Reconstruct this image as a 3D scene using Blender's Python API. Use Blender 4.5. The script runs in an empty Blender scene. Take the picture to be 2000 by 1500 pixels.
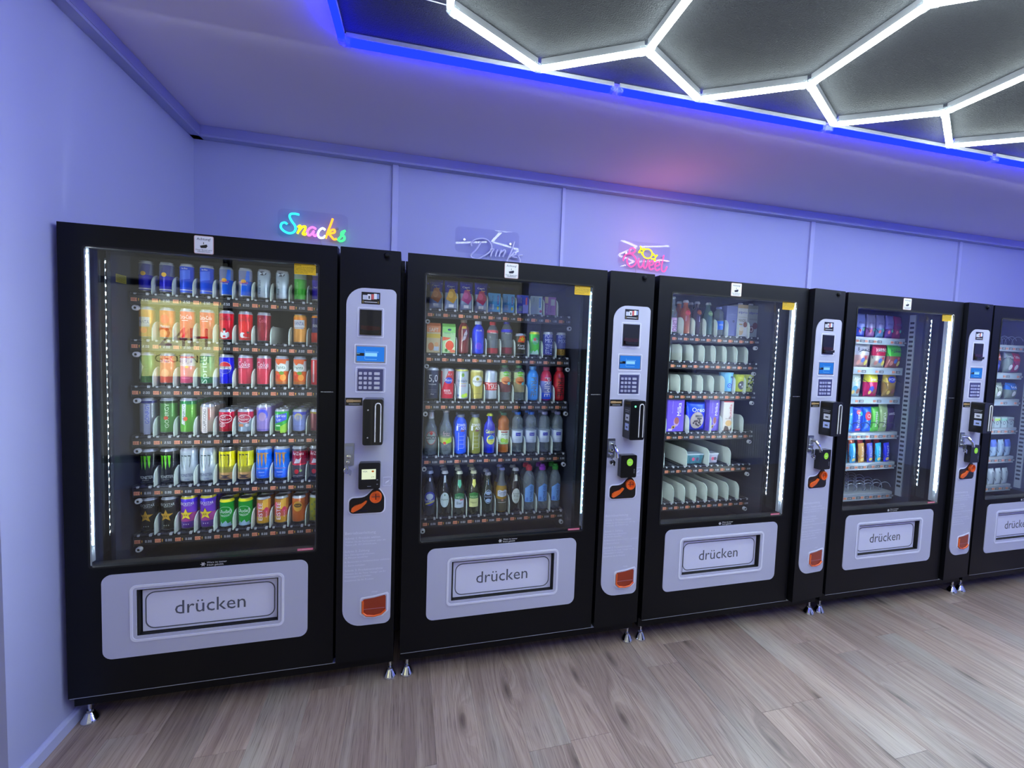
import bpy, math, random
from mathutils import Matrix, Vector
random.seed(7)
PI = math.pi
S = bpy.context.scene
COL = S.collection

# ------------------------------------------------------------------ camera, world, exposure
cam = bpy.data.objects.new('camera', bpy.data.cameras.new('camera'))
COL.objects.link(cam)
cam.matrix_world = Matrix(((0.96812147, -0.02077213, -0.24961837, 1.18485587),
                           (-0.24790065, 0.06322106, -0.96672042, -1.84696318),
                           (0.03586198, 0.99778335, 0.05605624, 1.47562734),
                           (0, 0, 0, 1)))
cam.data.sensor_width = 36
cam.data.lens = 830.1146 * 36 / 2000
cam.data.shift_x = -9.6456 / 2000
cam.data.shift_y = -18.4136 / 2000
cam.data.clip_start = 0.02
S.camera = cam
w = bpy.data.worlds.new('world'); S.world = w; w.use_nodes = True
w.node_tree.nodes['Background'].inputs[0].default_value = (0.5, 0.55, 0.7, 1)
w.node_tree.nodes['Background'].inputs[1].default_value = 0.05
S.view_settings.view_transform = 'Standard'; S.view_settings.look = 'None'
S.view_settings.gamma = 1; S.view_settings.use_curve_mapping = False
S.view_settings.exposure = 0.0
HEX_L = 44.0      # white ceiling tubes
BLUE_L = 26.0     # blue ceiling strip
LED_L = 172.0      # cabinet strips
WIN_L = 0.65      # daylight in the shop window
CZ = 2.675        # ceiling height
FY = -3.0         # front wall

# ------------------------------------------------------------------ materials
def lin(c):
    return tuple(((v/255)/12.92 if v/255 <= .04045 else ((v/255+.055)/1.055)**2.4) for v in c)
MATS = {}
def mat(name, rgb, rough=.5, metal=0., spec=.5, coat=0., emit=None, es=1.):
    if name in MATS: return MATS[name]
    m = bpy.data.materials.new(name); m.use_nodes = True
    b = m.node_tree.nodes['Principled BSDF']
    b.inputs['Base Color'].default_value = (*lin(rgb), 1)
    b.inputs['Roughness'].default_value = rough
    b.inputs['Metallic'].default_value = metal
    b.inputs['Specular IOR Level'].default_value = spec
    b.inputs['Coat Weight'].default_value = coat
    if emit:
        b.inputs['Emission Color'].default_value = (*emit, 1)
        b.inputs['Emission Strength'].default_value = es
    MATS[name] = m
    return m
def flat(rgb):            # printed colour
    return mat('print_%d_%d_%d' % tuple(rgb), rgb, .45)
def sat(c, k=1.35):       # printed inks are a little stronger than they look behind glass
    g = sum(c)/3; return tuple(max(0, min(255, int(g+(v-g)*k))) for v in c)
def shiny(rgb):
    rgb = sat(rgb); return mat('lacquer_%d_%d_%d' % tuple(rgb), rgb, .25, .25, .5, .3)
def clearmat(name, tint, ior=1.5, rough=0., haze=None, hazew=0.):
    if name in MATS: return MATS[name]
    m = bpy.data.materials.new(name); m.use_nodes = True; nt = m.node_tree; nt.nodes.clear()
    o = nt.nodes.new('ShaderNodeOutputMaterial'); mx = nt.nodes.new('ShaderNodeMixShader')
    t = nt.nodes.new('ShaderNodeBsdfTransparent'); g = nt.nodes.new('ShaderNodeBsdfGlossy')
    # thin sheet: the same Schlick reflectance from both sides
    ge = nt.nodes.new('ShaderNodeNewGeometry'); dt = nt.nodes.new('ShaderNodeVectorMath'); dt.operation = 'DOT_PRODUCT'
    nt.links.new(ge.outputs['Incoming'], dt.inputs[0]); nt.links.new(ge.outputs['Normal'], dt.inputs[1])
    def M(op, a, b_):
        q = nt.nodes.new('ShaderNodeMath'); q.operation = op
        for i_, v_ in enumerate((a, b_)):
            if v_ is None: continue
            if isinstance(v_, (int, float)): q.inputs[i_].default_value = v_
            else: nt.links.new(v_, q.inputs[i_])
        return q.outputs[0]
    F0 = ((ior-1)/(ior+1))**2
    fo = M('ADD', M('MULTIPLY', M('POWER', M('SUBTRACT', 1.0, M('ABSOLUTE', dt.outputs['Value'], None)), 5.0), 1-F0), F0)
    t.inputs[0].default_value = (*tint, 1); g.inputs['Roughness'].default_value = rough
    src = t.outputs[0]
    if haze:
        d = nt.nodes.new('ShaderNodeBsdfPrincipled'); d.inputs['Base Color'].default_value = (*lin(haze), 1)
        d.inputs['Roughness'].default_value = .3
        m2 = nt.nodes.new('ShaderNodeMixShader'); m2.inputs[0].default_value = hazew
        nt.links.new(t.outputs[0], m2.inputs[1]); nt.links.new(d.outputs[0], m2.inputs[2]); src = m2.outputs[0]
    nt.links.new(fo, mx.inputs[0]); nt.links.new(src, mx.inputs[1]); nt.links.new(g.outputs[0], mx.inputs[2])
    nt.links.new(mx.outputs[0], o.inputs[0]); MATS[name] = m
    return m
def emis(name, rgb, s):
    if name in MATS: return MATS[name]
    m = bpy.data.materials.new(name); m.use_nodes = True; nt = m.node_tree; nt.nodes.clear()
    o = nt.nodes.new('ShaderNodeOutputMaterial'); e = nt.nodes.new('ShaderNodeEmission')
    e.inputs[0].default_value = (*rgb, 1); e.inputs[1].default_value = s
    nt.links.new(e.outputs[0], o.inputs[0]); MATS[name] = m
    return m
def noisy(name, rgb, rough, scale, strength, dist=.002, cvar=0., coord='Object', spec=.5):
    m = mat(name, rgb, rough, spec=spec); nt = m.node_tree; b = nt.nodes['Principled BSDF']
    tc = nt.nodes.new('ShaderNodeTexCoord'); n = nt.nodes.new('ShaderNodeTexNoise')
    n.inputs['Scale'].default_value = scale; n.inputs['Detail'].default_value = 3
    bp = nt.nodes.new('ShaderNodeBump'); bp.inputs['Strength'].default_value = strength; bp.inputs['Distance'].default_value = dist
    nt.links.new(tc.outputs[coord], n.inputs['Vector']); nt.links.new(n.outputs[0], bp.inputs['Height']); nt.links.new(bp.outputs[0], b.inputs['Normal'])
    return m

WALL = noisy('wall_paint', (160, 164, 206), .75, 60, .08)
CEIL = noisy('ceiling_panel_paint', (232, 224, 246), .8, 40, .05)
ROUGHC = noisy('textured_ceiling_paint', (57, 59, 67), .9, 210, 1.0, .006)
TRIM = mat('white_trim', (172, 176, 216), .45)
BLACK = noisy('black_powder_coat', (10, 11, 16), .42, 260, .06, .0005, spec=.2)
DARK = mat('dark_gap', (7, 7, 9), .7)
CHAM = mat('cabinet_liner', (46, 49, 66), .32)
GREY = mat('grey_panel', (184, 186, 212), .42)
LINE = mat('pale_line', (222, 224, 244), .5)
FLAP = mat('flap_white', (218, 220, 246), .38)
INK = mat('grey_ink', (84, 88, 104), .6)
WHITE = mat('white', (225, 226, 230), .5)
BLK = mat('plain_black', (12, 12, 14), .3, coat=.3)
CHROME = mat('chrome', (215, 218, 225), .14, 1.)
STEEL = mat('steel', (170, 175, 185), .3, 1.)
GALV = mat('pale_metal', (165, 172, 186), .35, .4)
ORANGE = mat('orange_plastic', (235, 98, 30), .35, coat=.3)
AMBER = mat('amber_plastic', (150, 48, 18), .2, coat=.5)
TAG = mat('orange_tag', (224, 150, 118), .5)
TAGINK = mat('tag_ink', (150, 40, 30), .6)
LCD = mat('price_digit', (205, 210, 222), .6)
RAIL = mat('rail_black', (34, 34, 42), .4)
TRACK = mat('track_black', (40, 40, 48), .35)
CLIP = mat('grey_clip', (175, 178, 188), .35)
DIV = clearmat('divider_plastic', (.8, .86, .84), 1.35, .15, (226, 234, 228), .93)
GLASS = clearmat('door_glass', (.97, .985, .99), 1.5)
GLASS2 = clearmat('inner_glass', (.96, .98, .98), 1.5)
ACRYL = clearmat('acrylic_plate', (.95, .95, .98), 1.22)
YEL = mat('yellow_sticker', (232, 190, 20), .5)
PINK = mat('pink_sticker', (225, 110, 140), .5)
LEDM = emis('led_chip', (.86, .96, 1), LED_L*5)
LEDB = emis('led_diffuser', (.55, .78, 1), LED_L*.05)
LEDD = emis('led_chip_dim', (.75, .9, 1), LED_L*1.2)
TUBEW = emis('white_tube', (.86, 1, .93), HEX_L)
TUBEB = emis('blue_tube', (.0008, .0024, 1), BLUE_L)
PROFIL = mat('tube_profile', (150, 152, 162), .5)
SCREEN = emis('blue_screen', (.03, .22, .85), .9)
SCREEN2 = emis('pale_screen', (.75, .85, .62), 1.0)
SCRLINE = emis('screen_text', (.25, .6, 1.), 1.1)

# ------------------------------------------------------------------ mesh building
class MB:
    def __init__(s): s.v = []; s.f = []; s.m = []; s.ms = []
    def mi(s, m):
        if m not in s.ms: s.ms.append(m)
        return s.ms.index(m)
    def add(s, vs, fs, m):
        o = len(s.v); k = s.mi(m); s.v += vs
        for f in fs: s.f.append(tuple(i+o for i in f)); s.m.append(k)
    def box(s, x0, x1, y0, y1, z0, z1, m):
        s.add([(x, y, z) for x in (x0, x1) for y in (y0, y1) for z in (z0, z1)],
              [(0, 1, 3, 2), (4, 6, 7, 5), (0, 4, 5, 1), (2, 3, 7, 6), (0, 2, 6, 4), (1, 5, 7, 3)], m)
    def prism(s, pts, y0, y1, m, caps=True):      # xz outline extruded along y
        n = len(pts)
        s.add([(x, y0, z) for x, z in pts]+[(x, y1, z) for x, z in pts],
              [(i, (i+1) % n, n+(i+1) % n, n+i) for i in range(n)]+([tuple(range(n-1, -1, -1)), tuple(range(n, 2*n))] if caps else []), m)
    def ring(s, po, pi, y0, y1, m):               # band between two outlines of equal length
        n = len(po)
        vs = [(x, y0, z) for x, z in po]+[(x, y0, z) for x, z in pi]+[(x, y1, z) for x, z in po]+[(x, y1, z) for x, z in pi]
        fs = []
        for i in range(n):
            j = (i+1) % n
            fs += [(i, j, n+j, n+i), (2*n+i, 3*n+i, 3*n+j, 2*n+j), (i, 2*n+i, 2*n+j, j), (n+i, n+j, 3*n+j, 3*n+i)]
        s.add(vs, fs, m)
    def lathe(s, prof, n, m=None, c=(0, 0, 0), axis='z'):   # prof rows: r, z, material of the segment above
        o = len(s.v)
        for r, z, *_ in prof:
            for i in range(n):
                a = 2*PI*i/n; p = (r*math.cos(a), r*math.sin(a), z)
                if axis == 'y': p = (p[0], p[2], p[1])
                if axis == 'x': p = (p[2], p[0], p[1])
                s.v.append((p[0]+c[0], p[1]+c[1], p[2]+c[2]))
        for k in range(len(prof)-1):
            mm = prof[k][2] if len(prof[k]) > 2 else m
            for i in range(n):
                s.f.append((o+k*n+i, o+k*n+(i+1) % n, o+(k+1)*n+(i+1) % n, o+(k+1)*n+i)); s.m.append(s.mi(mm))
        if prof[0][0] > 1e-5: s.f.append(tuple(o+i for i in range(n-1, -1, -1))); s.m.append(s.mi(prof[0][2] if len(prof[0]) > 2 else m))
        if prof[-1][0] > 1e-5: s.f.append(tuple(o+(len(prof)-1)*n+i for i in range(n))); s.m.append(s.mi(prof[-2][2] if len(prof[-2]) > 2 else m))
    def tube(s, pts, r, n, m, closed=False):
        P = [Vector(p) for p in pts]; N = len(P); o = len(s.v)
        for i, p in enumerate(P):
            a = P[(i-1) % N] if (i or closed) else p; b = P[(i+1) % N] if (i < N-1 or closed) else p
            t = (b-a).normalized(); u = t.cross(Vector((0, 1, 0)) if abs(t.y) < .9 else Vector((1, 0, 0))).normalized(); v = t.cross(u)
            for k in range(n):
                q = p+u*r*math.cos(2*PI*k/n)+v*r*math.sin(2*PI*k/n); s.v.append(tuple(q))
        mm = s.mi(m)
        for i in range(N if closed else N-1):
            j = (i+1) % N
            for k in range(n):
                s.f.append((o+i*n+k, o+i*n+(k+1) % n, o+j*n+(k+1) % n, o+j*n+k)); s.m.append(mm)
        if not closed:
            s.f.append(tuple(o+k for k in range(n-1, -1, -1))); s.m.append(mm)
            s.f.append(tuple(o+(N-1)*n+k for k in range(n))); s.m.append(mm)
    def text(s, t, size, x, y, z, m, align='l', width=None, mirror=False):   # reads from -y
        vs, fs, wd, x0 = glyphs(t); k = size
        kx = width/wd if width else size
        ox = {'l': 0, 'c': -wd*kx/2, 'r': -wd*kx}[align]
        sg = -1 if mirror else 1
        s.add([(x+sg*((a-x0)*kx+ox), y, z+b*k) for a, b in vs], fs, m)
    def mesh(s, name, smooth=None):
        me = bpy.data.meshes.new(name); me.from_pydata(s.v, [], s.f)
        for m in s.ms: me.materials.append(m)
        me.polygons.foreach_set('material_index', s.m)
        if smooth:
            me.polygons.foreach_set('use_smooth', [True]*len(s.f)); me.set_sharp_from_angle(angle=smooth)
        me.update(); return me
GC = {}
def glyphs(t):
    if t not in GC:
        cu = bpy.data.curves.new('t', 'FONT'); cu.body = t; cu.resolution_u = 2
        ob = bpy.data.objects.new('t', cu); me = bpy.data.meshes.new_from_object(ob)
        vs = [(v.co.x, v.co.y) for v in me.vertices]; fs = [tuple(reversed(p.vertices)) if p.normal.z < 0 else tuple(p.vertices) for p in me.polygons]
        bpy.data.objects.remove(ob); bpy.data.curves.remove(cu); bpy.data.meshes.remove(me)
        xs = [v[0] for v in vs]
        GC[t] = (vs, fs, max(xs)-min(xs), min(xs))
    return GC[t]
def rr(x0, x1, z0, z1, r, n=5):        # rounded rectangle, r = (bl, br, tr, tl) or a number
    r = r if isinstance(r, tuple) else (r,)*4; out = []
    for (cx, cz, a0), q in zip(((x0+r[0], z0+r[0], PI), (x1-r[1], z0+r[1], 1.5*PI), (x1-r[2], z1-r[2], 0), (x0+r[3], z1-r[3], .5*PI)), r):
        for i in range(n+1):
            a = a0+i*PI/2/n; out.append((cx+q*math.cos(a), cz+q*math.sin(a)))
    return out
def ob(name, data, parent=None, loc=(0, 0, 0), rz=0):
    o = bpy.data.objects.new(name, data); COL.objects.link(o); o.location = loc; o.rotation_euler.z = rz
    if parent: o.parent = parent
    return o
def thing(name, label, cat, loc=(0, 0, 0), rz=0, group=None, data=None):
    o = ob(name, data, None, loc, rz); o['label'] = label; o['category'] = cat
    if group: o['group'] = group
    return o
CACHE = {}
def cached(key, fn, name, smooth=None):
    if key not in CACHE:
        b = MB(); fn(b); CACHE[key] = b.mesh(name, smooth)
    return CACHE[key]
def part(name, key, fn, parent, loc=(0, 0, 0), smooth=None, label=None, rz=0):
    o = ob(name, cached(key, fn, name, smooth), parent, loc, rz)
    if label: o['label'] = label
    return o
def struct(name, b, smooth=None, parent=None):
    o = ob(name, b.mesh(name, smooth), parent)
    if not parent: o['kind'] = 'structure'
    return o

# ------------------------------------------------------------------ room shell
# back wall is very slightly out of parallel with the machines
BY = lambda x: 1.03-.0078*x
ANG = math.atan(-.0078)
X0, X1 = -2.6, 8.4
b = MB(); b.box(-.12, X1+.1, 0, .12, 0, CZ, WALL)
wb = struct('wall_back', b); wb.location = (0, 1.03, 0); wb.rotation_euler.z = ANG
b = MB(); b.box(-.12, -.02, -.215, 1.03, 0, CZ, WALL); struct('wall_left', b)
b = MB(); b.box(X0-.1, X0, FY, 1.03, 0, CZ, mat('beige_wall', (190, 186, 172), .8)); struct('wall_left_far', b)
b = MB(); b.box(X0, -.12, 1.03, 1.13, 0, CZ, MATS['beige_wall']); struct('wall_left_return', b)
b = MB(); b.box(X1, X1+.1, FY, 1.1, 0, CZ, WALL); struct('wall_right', b)
b = MB()
WX0, WX1, WZ0, WZ1 = -1.9, 2.55, .25, 2.35
b.box(X0, WX0, FY-.15, FY, 0, CZ, WALL); b.box(WX1, X1, FY-.15, FY, 0, CZ, WALL)
b.box(WX0, WX1, FY-.15, FY, 0, WZ0, WALL); b.box(WX0, WX1, FY-.15, FY, WZ1, CZ, WALL); struct('wall_front', b)
# panels of the back wall and the battens over their joints
for i, (xa, xb) in enumerate(((1.07, 1.105), (2.20, 2.222), (4.345, 4.385), (6.03, 6.065))):
    b = MB(); b.box(xa, xb, -.016, 0, 0, CZ-.06, TRIM)
    o = struct('trim_%d' % (i+1), b); o.location = (0, 1.03, 0); o.rotation_euler.z = ANG
def trunk(b, L):   # square cable duct with a lid line
    b.box(0, L, -.05, 0, CZ-.062, CZ, TRIM); b.box(0, L, -.052, -.05, CZ-.05, CZ-.004, TRIM)
b = MB(); trunk(b, X1+.02); o = struct('trim_5', b); o.location = (-.02, 1.03, 0); o.rotation_euler.z = ANG
b = MB(); trunk(b, 1.245); o = struct('trim_6', b); o.location = (-.02, -.215, 0); o.rotation_euler.z = PI/2
b = MB(); b.prism([(0, 0), (.016, 0), (.016, .04), (.012, .046), (.004, .05), (0, .05)], 0, 1.24, TRIM); o = struct('baseboard_left', b); o.location = (-.02, -.21, 0)
b = MB(); b.box(0, X1, -.014, 0, 0, .05, TRIM); o = struct('baseboard_back', b); o.location = (0, 1.03, 0); o.rotation_euler.z = ANG
# ceiling: smooth outer panels, textured field inside the blue strip
TH = -.0325
BO = Vector((.915, -.012))        # corner of the blue strip
E1 = Vector((math.cos(TH), math.sin(TH))); E2 = Vector((-math.sin(TH), math.cos(TH)))
def CP(u, v): p = BO+E1*u+E2*v; return (p.x, p.y)
BL, BW = 6.85, -2.75
q = [CP(0, 0), CP(BL, 0), CP(BL, BW), CP(0, BW)]
b = MB(); b.add([(X0, 1.13, CZ), (X1, 1.13, CZ), (X1, FY, CZ), (X0, FY, CZ)]+[(x, y, CZ) for x, y in q]+
                [(X0, 1.13, CZ+.08), (X1, 1.13, CZ+.08), (X1, FY, CZ+.08), (X0, FY, CZ+.08)],
                [(0, 1, 5, 4), (1, 2, 6, 5), (2, 3, 7, 6), (3, 0, 4, 7), (8, 11, 10, 9)], CEIL)
struct('ceiling', b)
b = MB(); n = 1
b.add([(x, y, CZ) for x, y in q]+[(x, y, CZ+.01) for x, y in q], [(0, 1, 2, 3), (7, 6, 5, 4)], ROUGHC)
struct('ceiling', b)

# floor planks
def plankmat():
    m = mat('oak_laminate', (150, 136, 132), .42); nt = m.node_tree; B = nt.nodes['Principled BSDF']; N = nt.nodes.new; LK = nt.links.new
    tc = N('ShaderNodeTexCoord'); oi = N('ShaderNodeObjectInfo'); cmb = N('ShaderNodeVectorMath'); cmb.operation = 'MULTIPLY_ADD'
    LK(oi.outputs['Random'], cmb.inputs[0]); cmb.inputs[1].default_value = (37, 91, 13); LK(tc.outputs['Object'], cmb.inputs[2])
    # a slow wander bends the grain; knots pull it into rings
    wob = N('ShaderNodeTexNoise'); wob.inputs['Scale'].default_value = 2.6; wob.inputs['Detail'].default_value = 2
    mp0 = N('ShaderNodeMapping'); mp0.inputs['Scale'].default_value = (1.6, .45, 1); LK(cmb.outputs[0], mp0.inputs[0]); LK(mp0.outputs[0], wob.inputs['Vector'])
    vo = N('ShaderNodeTexVoronoi'); vo.inputs['Scale'].default_value = 1; vo.voronoi_dimensions = '2D'; mpv = N('ShaderNodeMapping'); mpv.inputs['Scale'].default_value = (3.2, .85, 1)
    LK(cmb.outputs[0], mpv.inputs[0]); LK(mpv.outputs[0], vo.inputs['Vector'])
    kn = N('ShaderNodeMapRange'); kn.inputs[1].default_value = .0; kn.inputs[2].default_value = .38; kn.inputs[3].default_value = 1; kn.inputs[4].default_value = 0
    LK(vo.outputs['Distance'], kn.inputs[0])
    pw = N('ShaderNodeMath'); pw.operation = 'POWER'; LK(kn.outputs[0], pw.inputs[0]); pw.inputs[1].default_value = 2.2
    mp = N('ShaderNodeMapping'); mp.inputs['Scale'].default_value = (46, 1.1, 1); LK(cmb.outputs[0], mp.inputs[0])
    ad = N('ShaderNodeVectorMath'); ad.operation = 'ADD'; LK(mp.outputs[0], ad.inputs[0])
    c3 = N('ShaderNodeCombineXYZ'); mu = N('ShaderNodeMath'); mu.operation = 'MULTIPLY'; LK(wob.outputs[0], mu.inputs[0]); mu.inputs[1].default_value = 2.3
    m4 = N('ShaderNodeMath'); m4.operation = 'MULTIPLY_ADD'; LK(pw.outputs[0], m4.inputs[0]); m4.inputs[1].default_value = 5.5; LK(mu.outputs[0], m4.inputs[2]); LK(m4.outputs[0], c3.inputs[0])
    LK(c3.outputs[0], ad.inputs[1])
    gr = N('ShaderNodeTexNoise'); gr.inputs['Scale'].default_value = 1; gr.inputs['Detail'].default_value = 5; gr.inputs['Roughness'].default_value = .62; LK(ad.outputs[0], gr.inputs['Vector'])
    fp = N('ShaderNodeMapping'); fp.inputs['Scale'].default_value = (290, 9, 1); LK(cmb.outputs[0], fp.inputs[0])
    fi = N('ShaderNodeTexNoise'); fi.inputs['Scale'].default_value = 1; fi.inputs['Detail'].default_value = 3; LK(fp.outputs[0], fi.inputs['Vector'])
    fr = N('ShaderNodeMapRange'); fr.inputs[1].default_value = .52; fr.inputs[2].default_value = .7; fr.inputs[3].default_value = 0; fr.inputs[4].default_value = .6; LK(fi.outputs[0], fr.inputs[0])
    r1 = N('ShaderNodeValToRGB'); e = r1.color_ramp.elements
    e[0].position = .28; e[0].color = (*lin((119, 99, 93)), 1); e[1].position = .72; e[1].color = (*lin((167, 149, 138)), 1)
    x = r1.color_ramp.elements.new(.5); x.color = (*lin((146, 127, 118)), 1); LK(gr.outputs[0], r1.inputs[0])
    # grey-green fade across some boards
    r2 = N('ShaderNodeMixRGB'); r2.blend_type = 'MIX'; r2.inputs[2].default_value = (*lin((148, 146, 140)), 1)
    lo = N('ShaderNodeMapRange'); lo.inputs[1].default_value = .5; lo.inputs[2].default_value = .75; lo.inputs[3].default_value = 0; lo.inputs[4].default_value = .6; LK(wob.outputs[0], lo.inputs[0]); LK(lo.outputs[0], r2.inputs[0]); LK(r1.outputs[0], r2.inputs[1])
    r3 = N('ShaderNodeMixRGB'); r3.blend_type = 'MIX'; r3.inputs[2].default_value = (*lin((84, 68, 64)), 1); LK(fr.outputs[0], r3.inputs[0]); LK(r2.outputs[0], r3.inputs[1])
    r4 = N('ShaderNodeMixRGB'); r4.blend_type = 'MIX'; r4.inputs[2].default_value = (*lin((62, 48, 44)), 1)
    k2 = N('ShaderNodeMapRange'); k2.inputs[1].default_value = .62; k2.inputs[2].default_value = 1; k2.inputs[3].default_value = 0; k2.inputs[4].default_value = .85; LK(pw.outputs[0], k2.inputs[0]); LK(k2.outputs[0], r4.inputs[0]); LK(r3.outputs[0], r4.inputs[1])
    hs = N('ShaderNodeHueSaturation'); v = N('ShaderNodeMapRange'); v.inputs[3].default_value = .8; v.inputs[4].default_value = 1.14; LK(oi.outputs['Random'], v.inputs[0]); LK(v.outputs[0], hs.inputs['Value']); LK(r4.outputs[0], hs.inputs['Color'])
    LK(hs.outputs[0], B.inputs['Base Color'])
    bp = N('ShaderNodeBump'); bp.inputs['Strength'].default_value = .25; bp.inputs['Distance'].default_value = .001; LK(gr.outputs[0], bp.inputs['Height']); LK(bp.outputs[0], B.inputs['Normal'])
    return m
OAK = plankmat()
b = MB(); b.box(X0, X1, FY, 1.13, -.03, -.004, mat('subfloor', (60, 50, 46), .8)); fl = struct('floor', b)
PW, PL = .167, 1.28
c0 = -23; BUTT = {}
def plankmesh(y0, y1):
    def f(b):
        g = .0002; x0, x1, ya, yb = g, PW-g, y0+g, y1-g; h = .0007
        b.add([(x0+h, ya+h, 0), (x1-h, ya+h, 0), (x1-h, yb-h, 0), (x0+h, yb-h, 0), (x0, ya, -h), (x1, ya, -h), (x1, yb, -h), (x0, yb, -h),
               (x0, ya, -.008), (x1, ya, -.008), (x1, yb, -.008), (x0, yb, -.008)],
              [(0, 1, 2, 3)]+[(4+i, 4+(i+1) % 4, (i+1) % 4, i) for i in range(4)]+[(8+i, 8+(i+1) % 4, 4+(i+1) % 4, 4+i) for i in range(4)], OAK)
    return f
i = 0; x = 3.82-.167*27
JO = {26: -.19, 18: -.14, 15: -.42, 14: -.43, 22: -.75, 10: -.62, 7: -.2}
while x < X1-.01:
    j = JO.get(i, -3+1.28*random.random()*1.0+1.2*(i % 2)); ys = [FY]
    c = j
    while c > FY+.25: c -= PL
    c += PL if c <= FY+.25 else 0
    while c < .95: ys.append(round(c, 3)); c += PL
    ys.append(1.02)
    for ya, yb in zip(ys, ys[1:]):
        part('plank', ('plank', round(yb-ya, 3)), plankmesh(0, round(yb-ya, 3)), fl, (x, ya, 0))
    x += PW; i += 1
b = MB(); b.box(X0, 3.82-.167*27, FY, 1.02, -.008, -.001, OAK); o = ob('plank', b.mesh('plank'), fl)

# shop window opposite the machines (seen in the glass), poster, radiator
b = MB()
OUT = emis('overcast_street', (.80, .82, .74), WIN_L)
b.box(WX0, WX1, FY-.148, FY-.14, WZ0, WZ1, OUT); wn = struct('window_1', b)
b = MB()
for xx in (WX0, -.62, .75, WX1-.06): b.box(xx, xx+.06, FY-.1, FY-.03, WZ0, WZ1, RAIL)
for zz in (WZ0, 1.98, WZ1-.06): b.box(WX0, WX1, FY-.1, FY-.03, zz, zz+.06, RAIL)
ob('window_frame', b.mesh('window_frame'), wn)
b = MB(); b.box(WX0+.06, WX1-.06, FY-.07, FY-.064, WZ0+.06, WZ1-.06, ACRYL); ob('window_pane', b.mesh('window_pane'), wn)
POST = emis('backlit_yellow_paper', (.95, .97, .42), 4.2); RED = emis('backlit_red_print', (.62, .03, .02), 1.); GRN = emis('backlit_olive_print', (.25, .2, .04), 1.)
b = MB(); b.box(-1.31, -.66, FY-.028, FY-.024, 1.10, 1.84, POST); pb = b
t = thing('window_poster', 'yellow paper poster with red opening notice taped to shop window', 'poster', data=b.mesh('poster_sheet'))
b = MB(); b.text('24H', .27, -1.17, FY-.022, 1.40, RED, width=.42); ob('numerals', b.mesh('numerals'), t)
b = MB(); b.text('GEÖFFNET', .105, -1.20, FY-.022, 1.24, GRN, width=.48)
ob('lettering', b.mesh('lettering'), t)
t = thing('radiator', 'white ribbed panel radiator on the front wall below the paint line', 'radiator', (5.35, FY+.02, .12))
b = MB()
for k in range(18): b.box(k*.037, k*.037+.024, 0, .07, 0, .46, WHITE)
b.box(0, .67, .01, .05, .43, .45, WHITE); b.box(0, .67, .01, .05, .01, .03, WHITE); ob('radiator_panel', b.mesh('radiator_panel'), t)
b = MB(); b.tube([(.69, .03, .42), (.69, .03, -.12)], .009, 8, WHITE); b.tube([(.64, .03, .42), (.69, .03, .42)], .009, 8, WHITE); ob('pipe', b.mesh('pipe'), t)
t = thing('display_cabinet', 'black low cabinet against the front wall behind the camera', 'cabinet', (2.85, FY+.01, 0))
b = MB(); b.box(0, 1.6, 0, .5, .05, 1.52, BLACK); ob('body', b.mesh('body'), t)
b = MB(); b.box(.03, .78, .5, .515, .1, 1.48, BLACK); ob('door', b.mesh('door'), t)
b = MB(); b.box(.82, 1.57, .5, .515, .1, 1.48, BLACK); ob('door', b.mesh('door'), t)
b = MB(); b.box(.02, 1.58, .06, .44, 0, .05, STEEL); ob('foot_rail', b.mesh('foot_rail'), t)

# ------------------------------------------------------------------ ceiling lights
def bar(b, p0, p1, w2, z0, z1, m):
    p0 = Vector(p0); p1 = Vector(p1); d = (p1-p0).normalized(); n = Vector((-d.y, d.x))*w2
    c = [p0+n, p1+n, p1-n, p0-n]
    b.add([(q.x, q.y, z0) for q in c]+[(q.x, q.y, z1) for q in c], [(3, 2, 1, 0), (4, 5, 6, 7)]+[(i, (i+1) % 4, 4+(i+1) % 4, 4+i) for i in range(4)], m)
def light_bar(t, p0, p1, em):
    p0 = Vector(p0); p1 = Vector(p1); d = (p1-p0).normalized()
    a, c = p0+d*.014, p1-d*.014
    b = MB(); bar(b, a, c, .0115, CZ-.041, CZ-(.020 if em is TUBEB else .029), em); o = ob('light_tube', b.mesh('light_tube'), t)
    b = MB(); bar(b, a, c, .0105, CZ-(.0195 if em is TUBEB else .0285), CZ-.001, PROFIL); ob('tube_profile', b.mesh('tube_profile'), o)
CLEARP = clearmat('clear_plastic', (.93, .95, .97), 1.4, .1, (200, 205, 210), .18)
def joint(t, p, dirs, em=None):
    b = MB()
    for d in dirs:
        q = Vector(p)+d*.03; bar(b, p, q, .0135, CZ-.043, CZ-.02, CLEARP)
    b.lathe([(.012, CZ-.02), (.012, CZ-.042), (.008, CZ-.044)], 10, CLEARP, (p[0], p[1], 0)); ob('connector', b.mesh('connector'), t)
HA = .4345
hexr = thing('hexagon_ceiling_light', 'honeycomb of bright white tubes joined by clear connectors on the ceiling', 'ceiling light')
V3 = Vector((2.053, -.318)); PX = HA*math.sqrt(3)
def HV(i, j, up):   # i column, j row; up = vertex nearer the machines
    return V3+E1*(i*PX+(PX/2 if j % 2 else 0))+E2*(-1.5*HA*j)+(E1*(-PX/2)+E2*(HA/2) if up else Vector((0, 0)))
segs = set(); verts = {}
def key(p): return (round(p.x, 3), round(p.y, 3))
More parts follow.
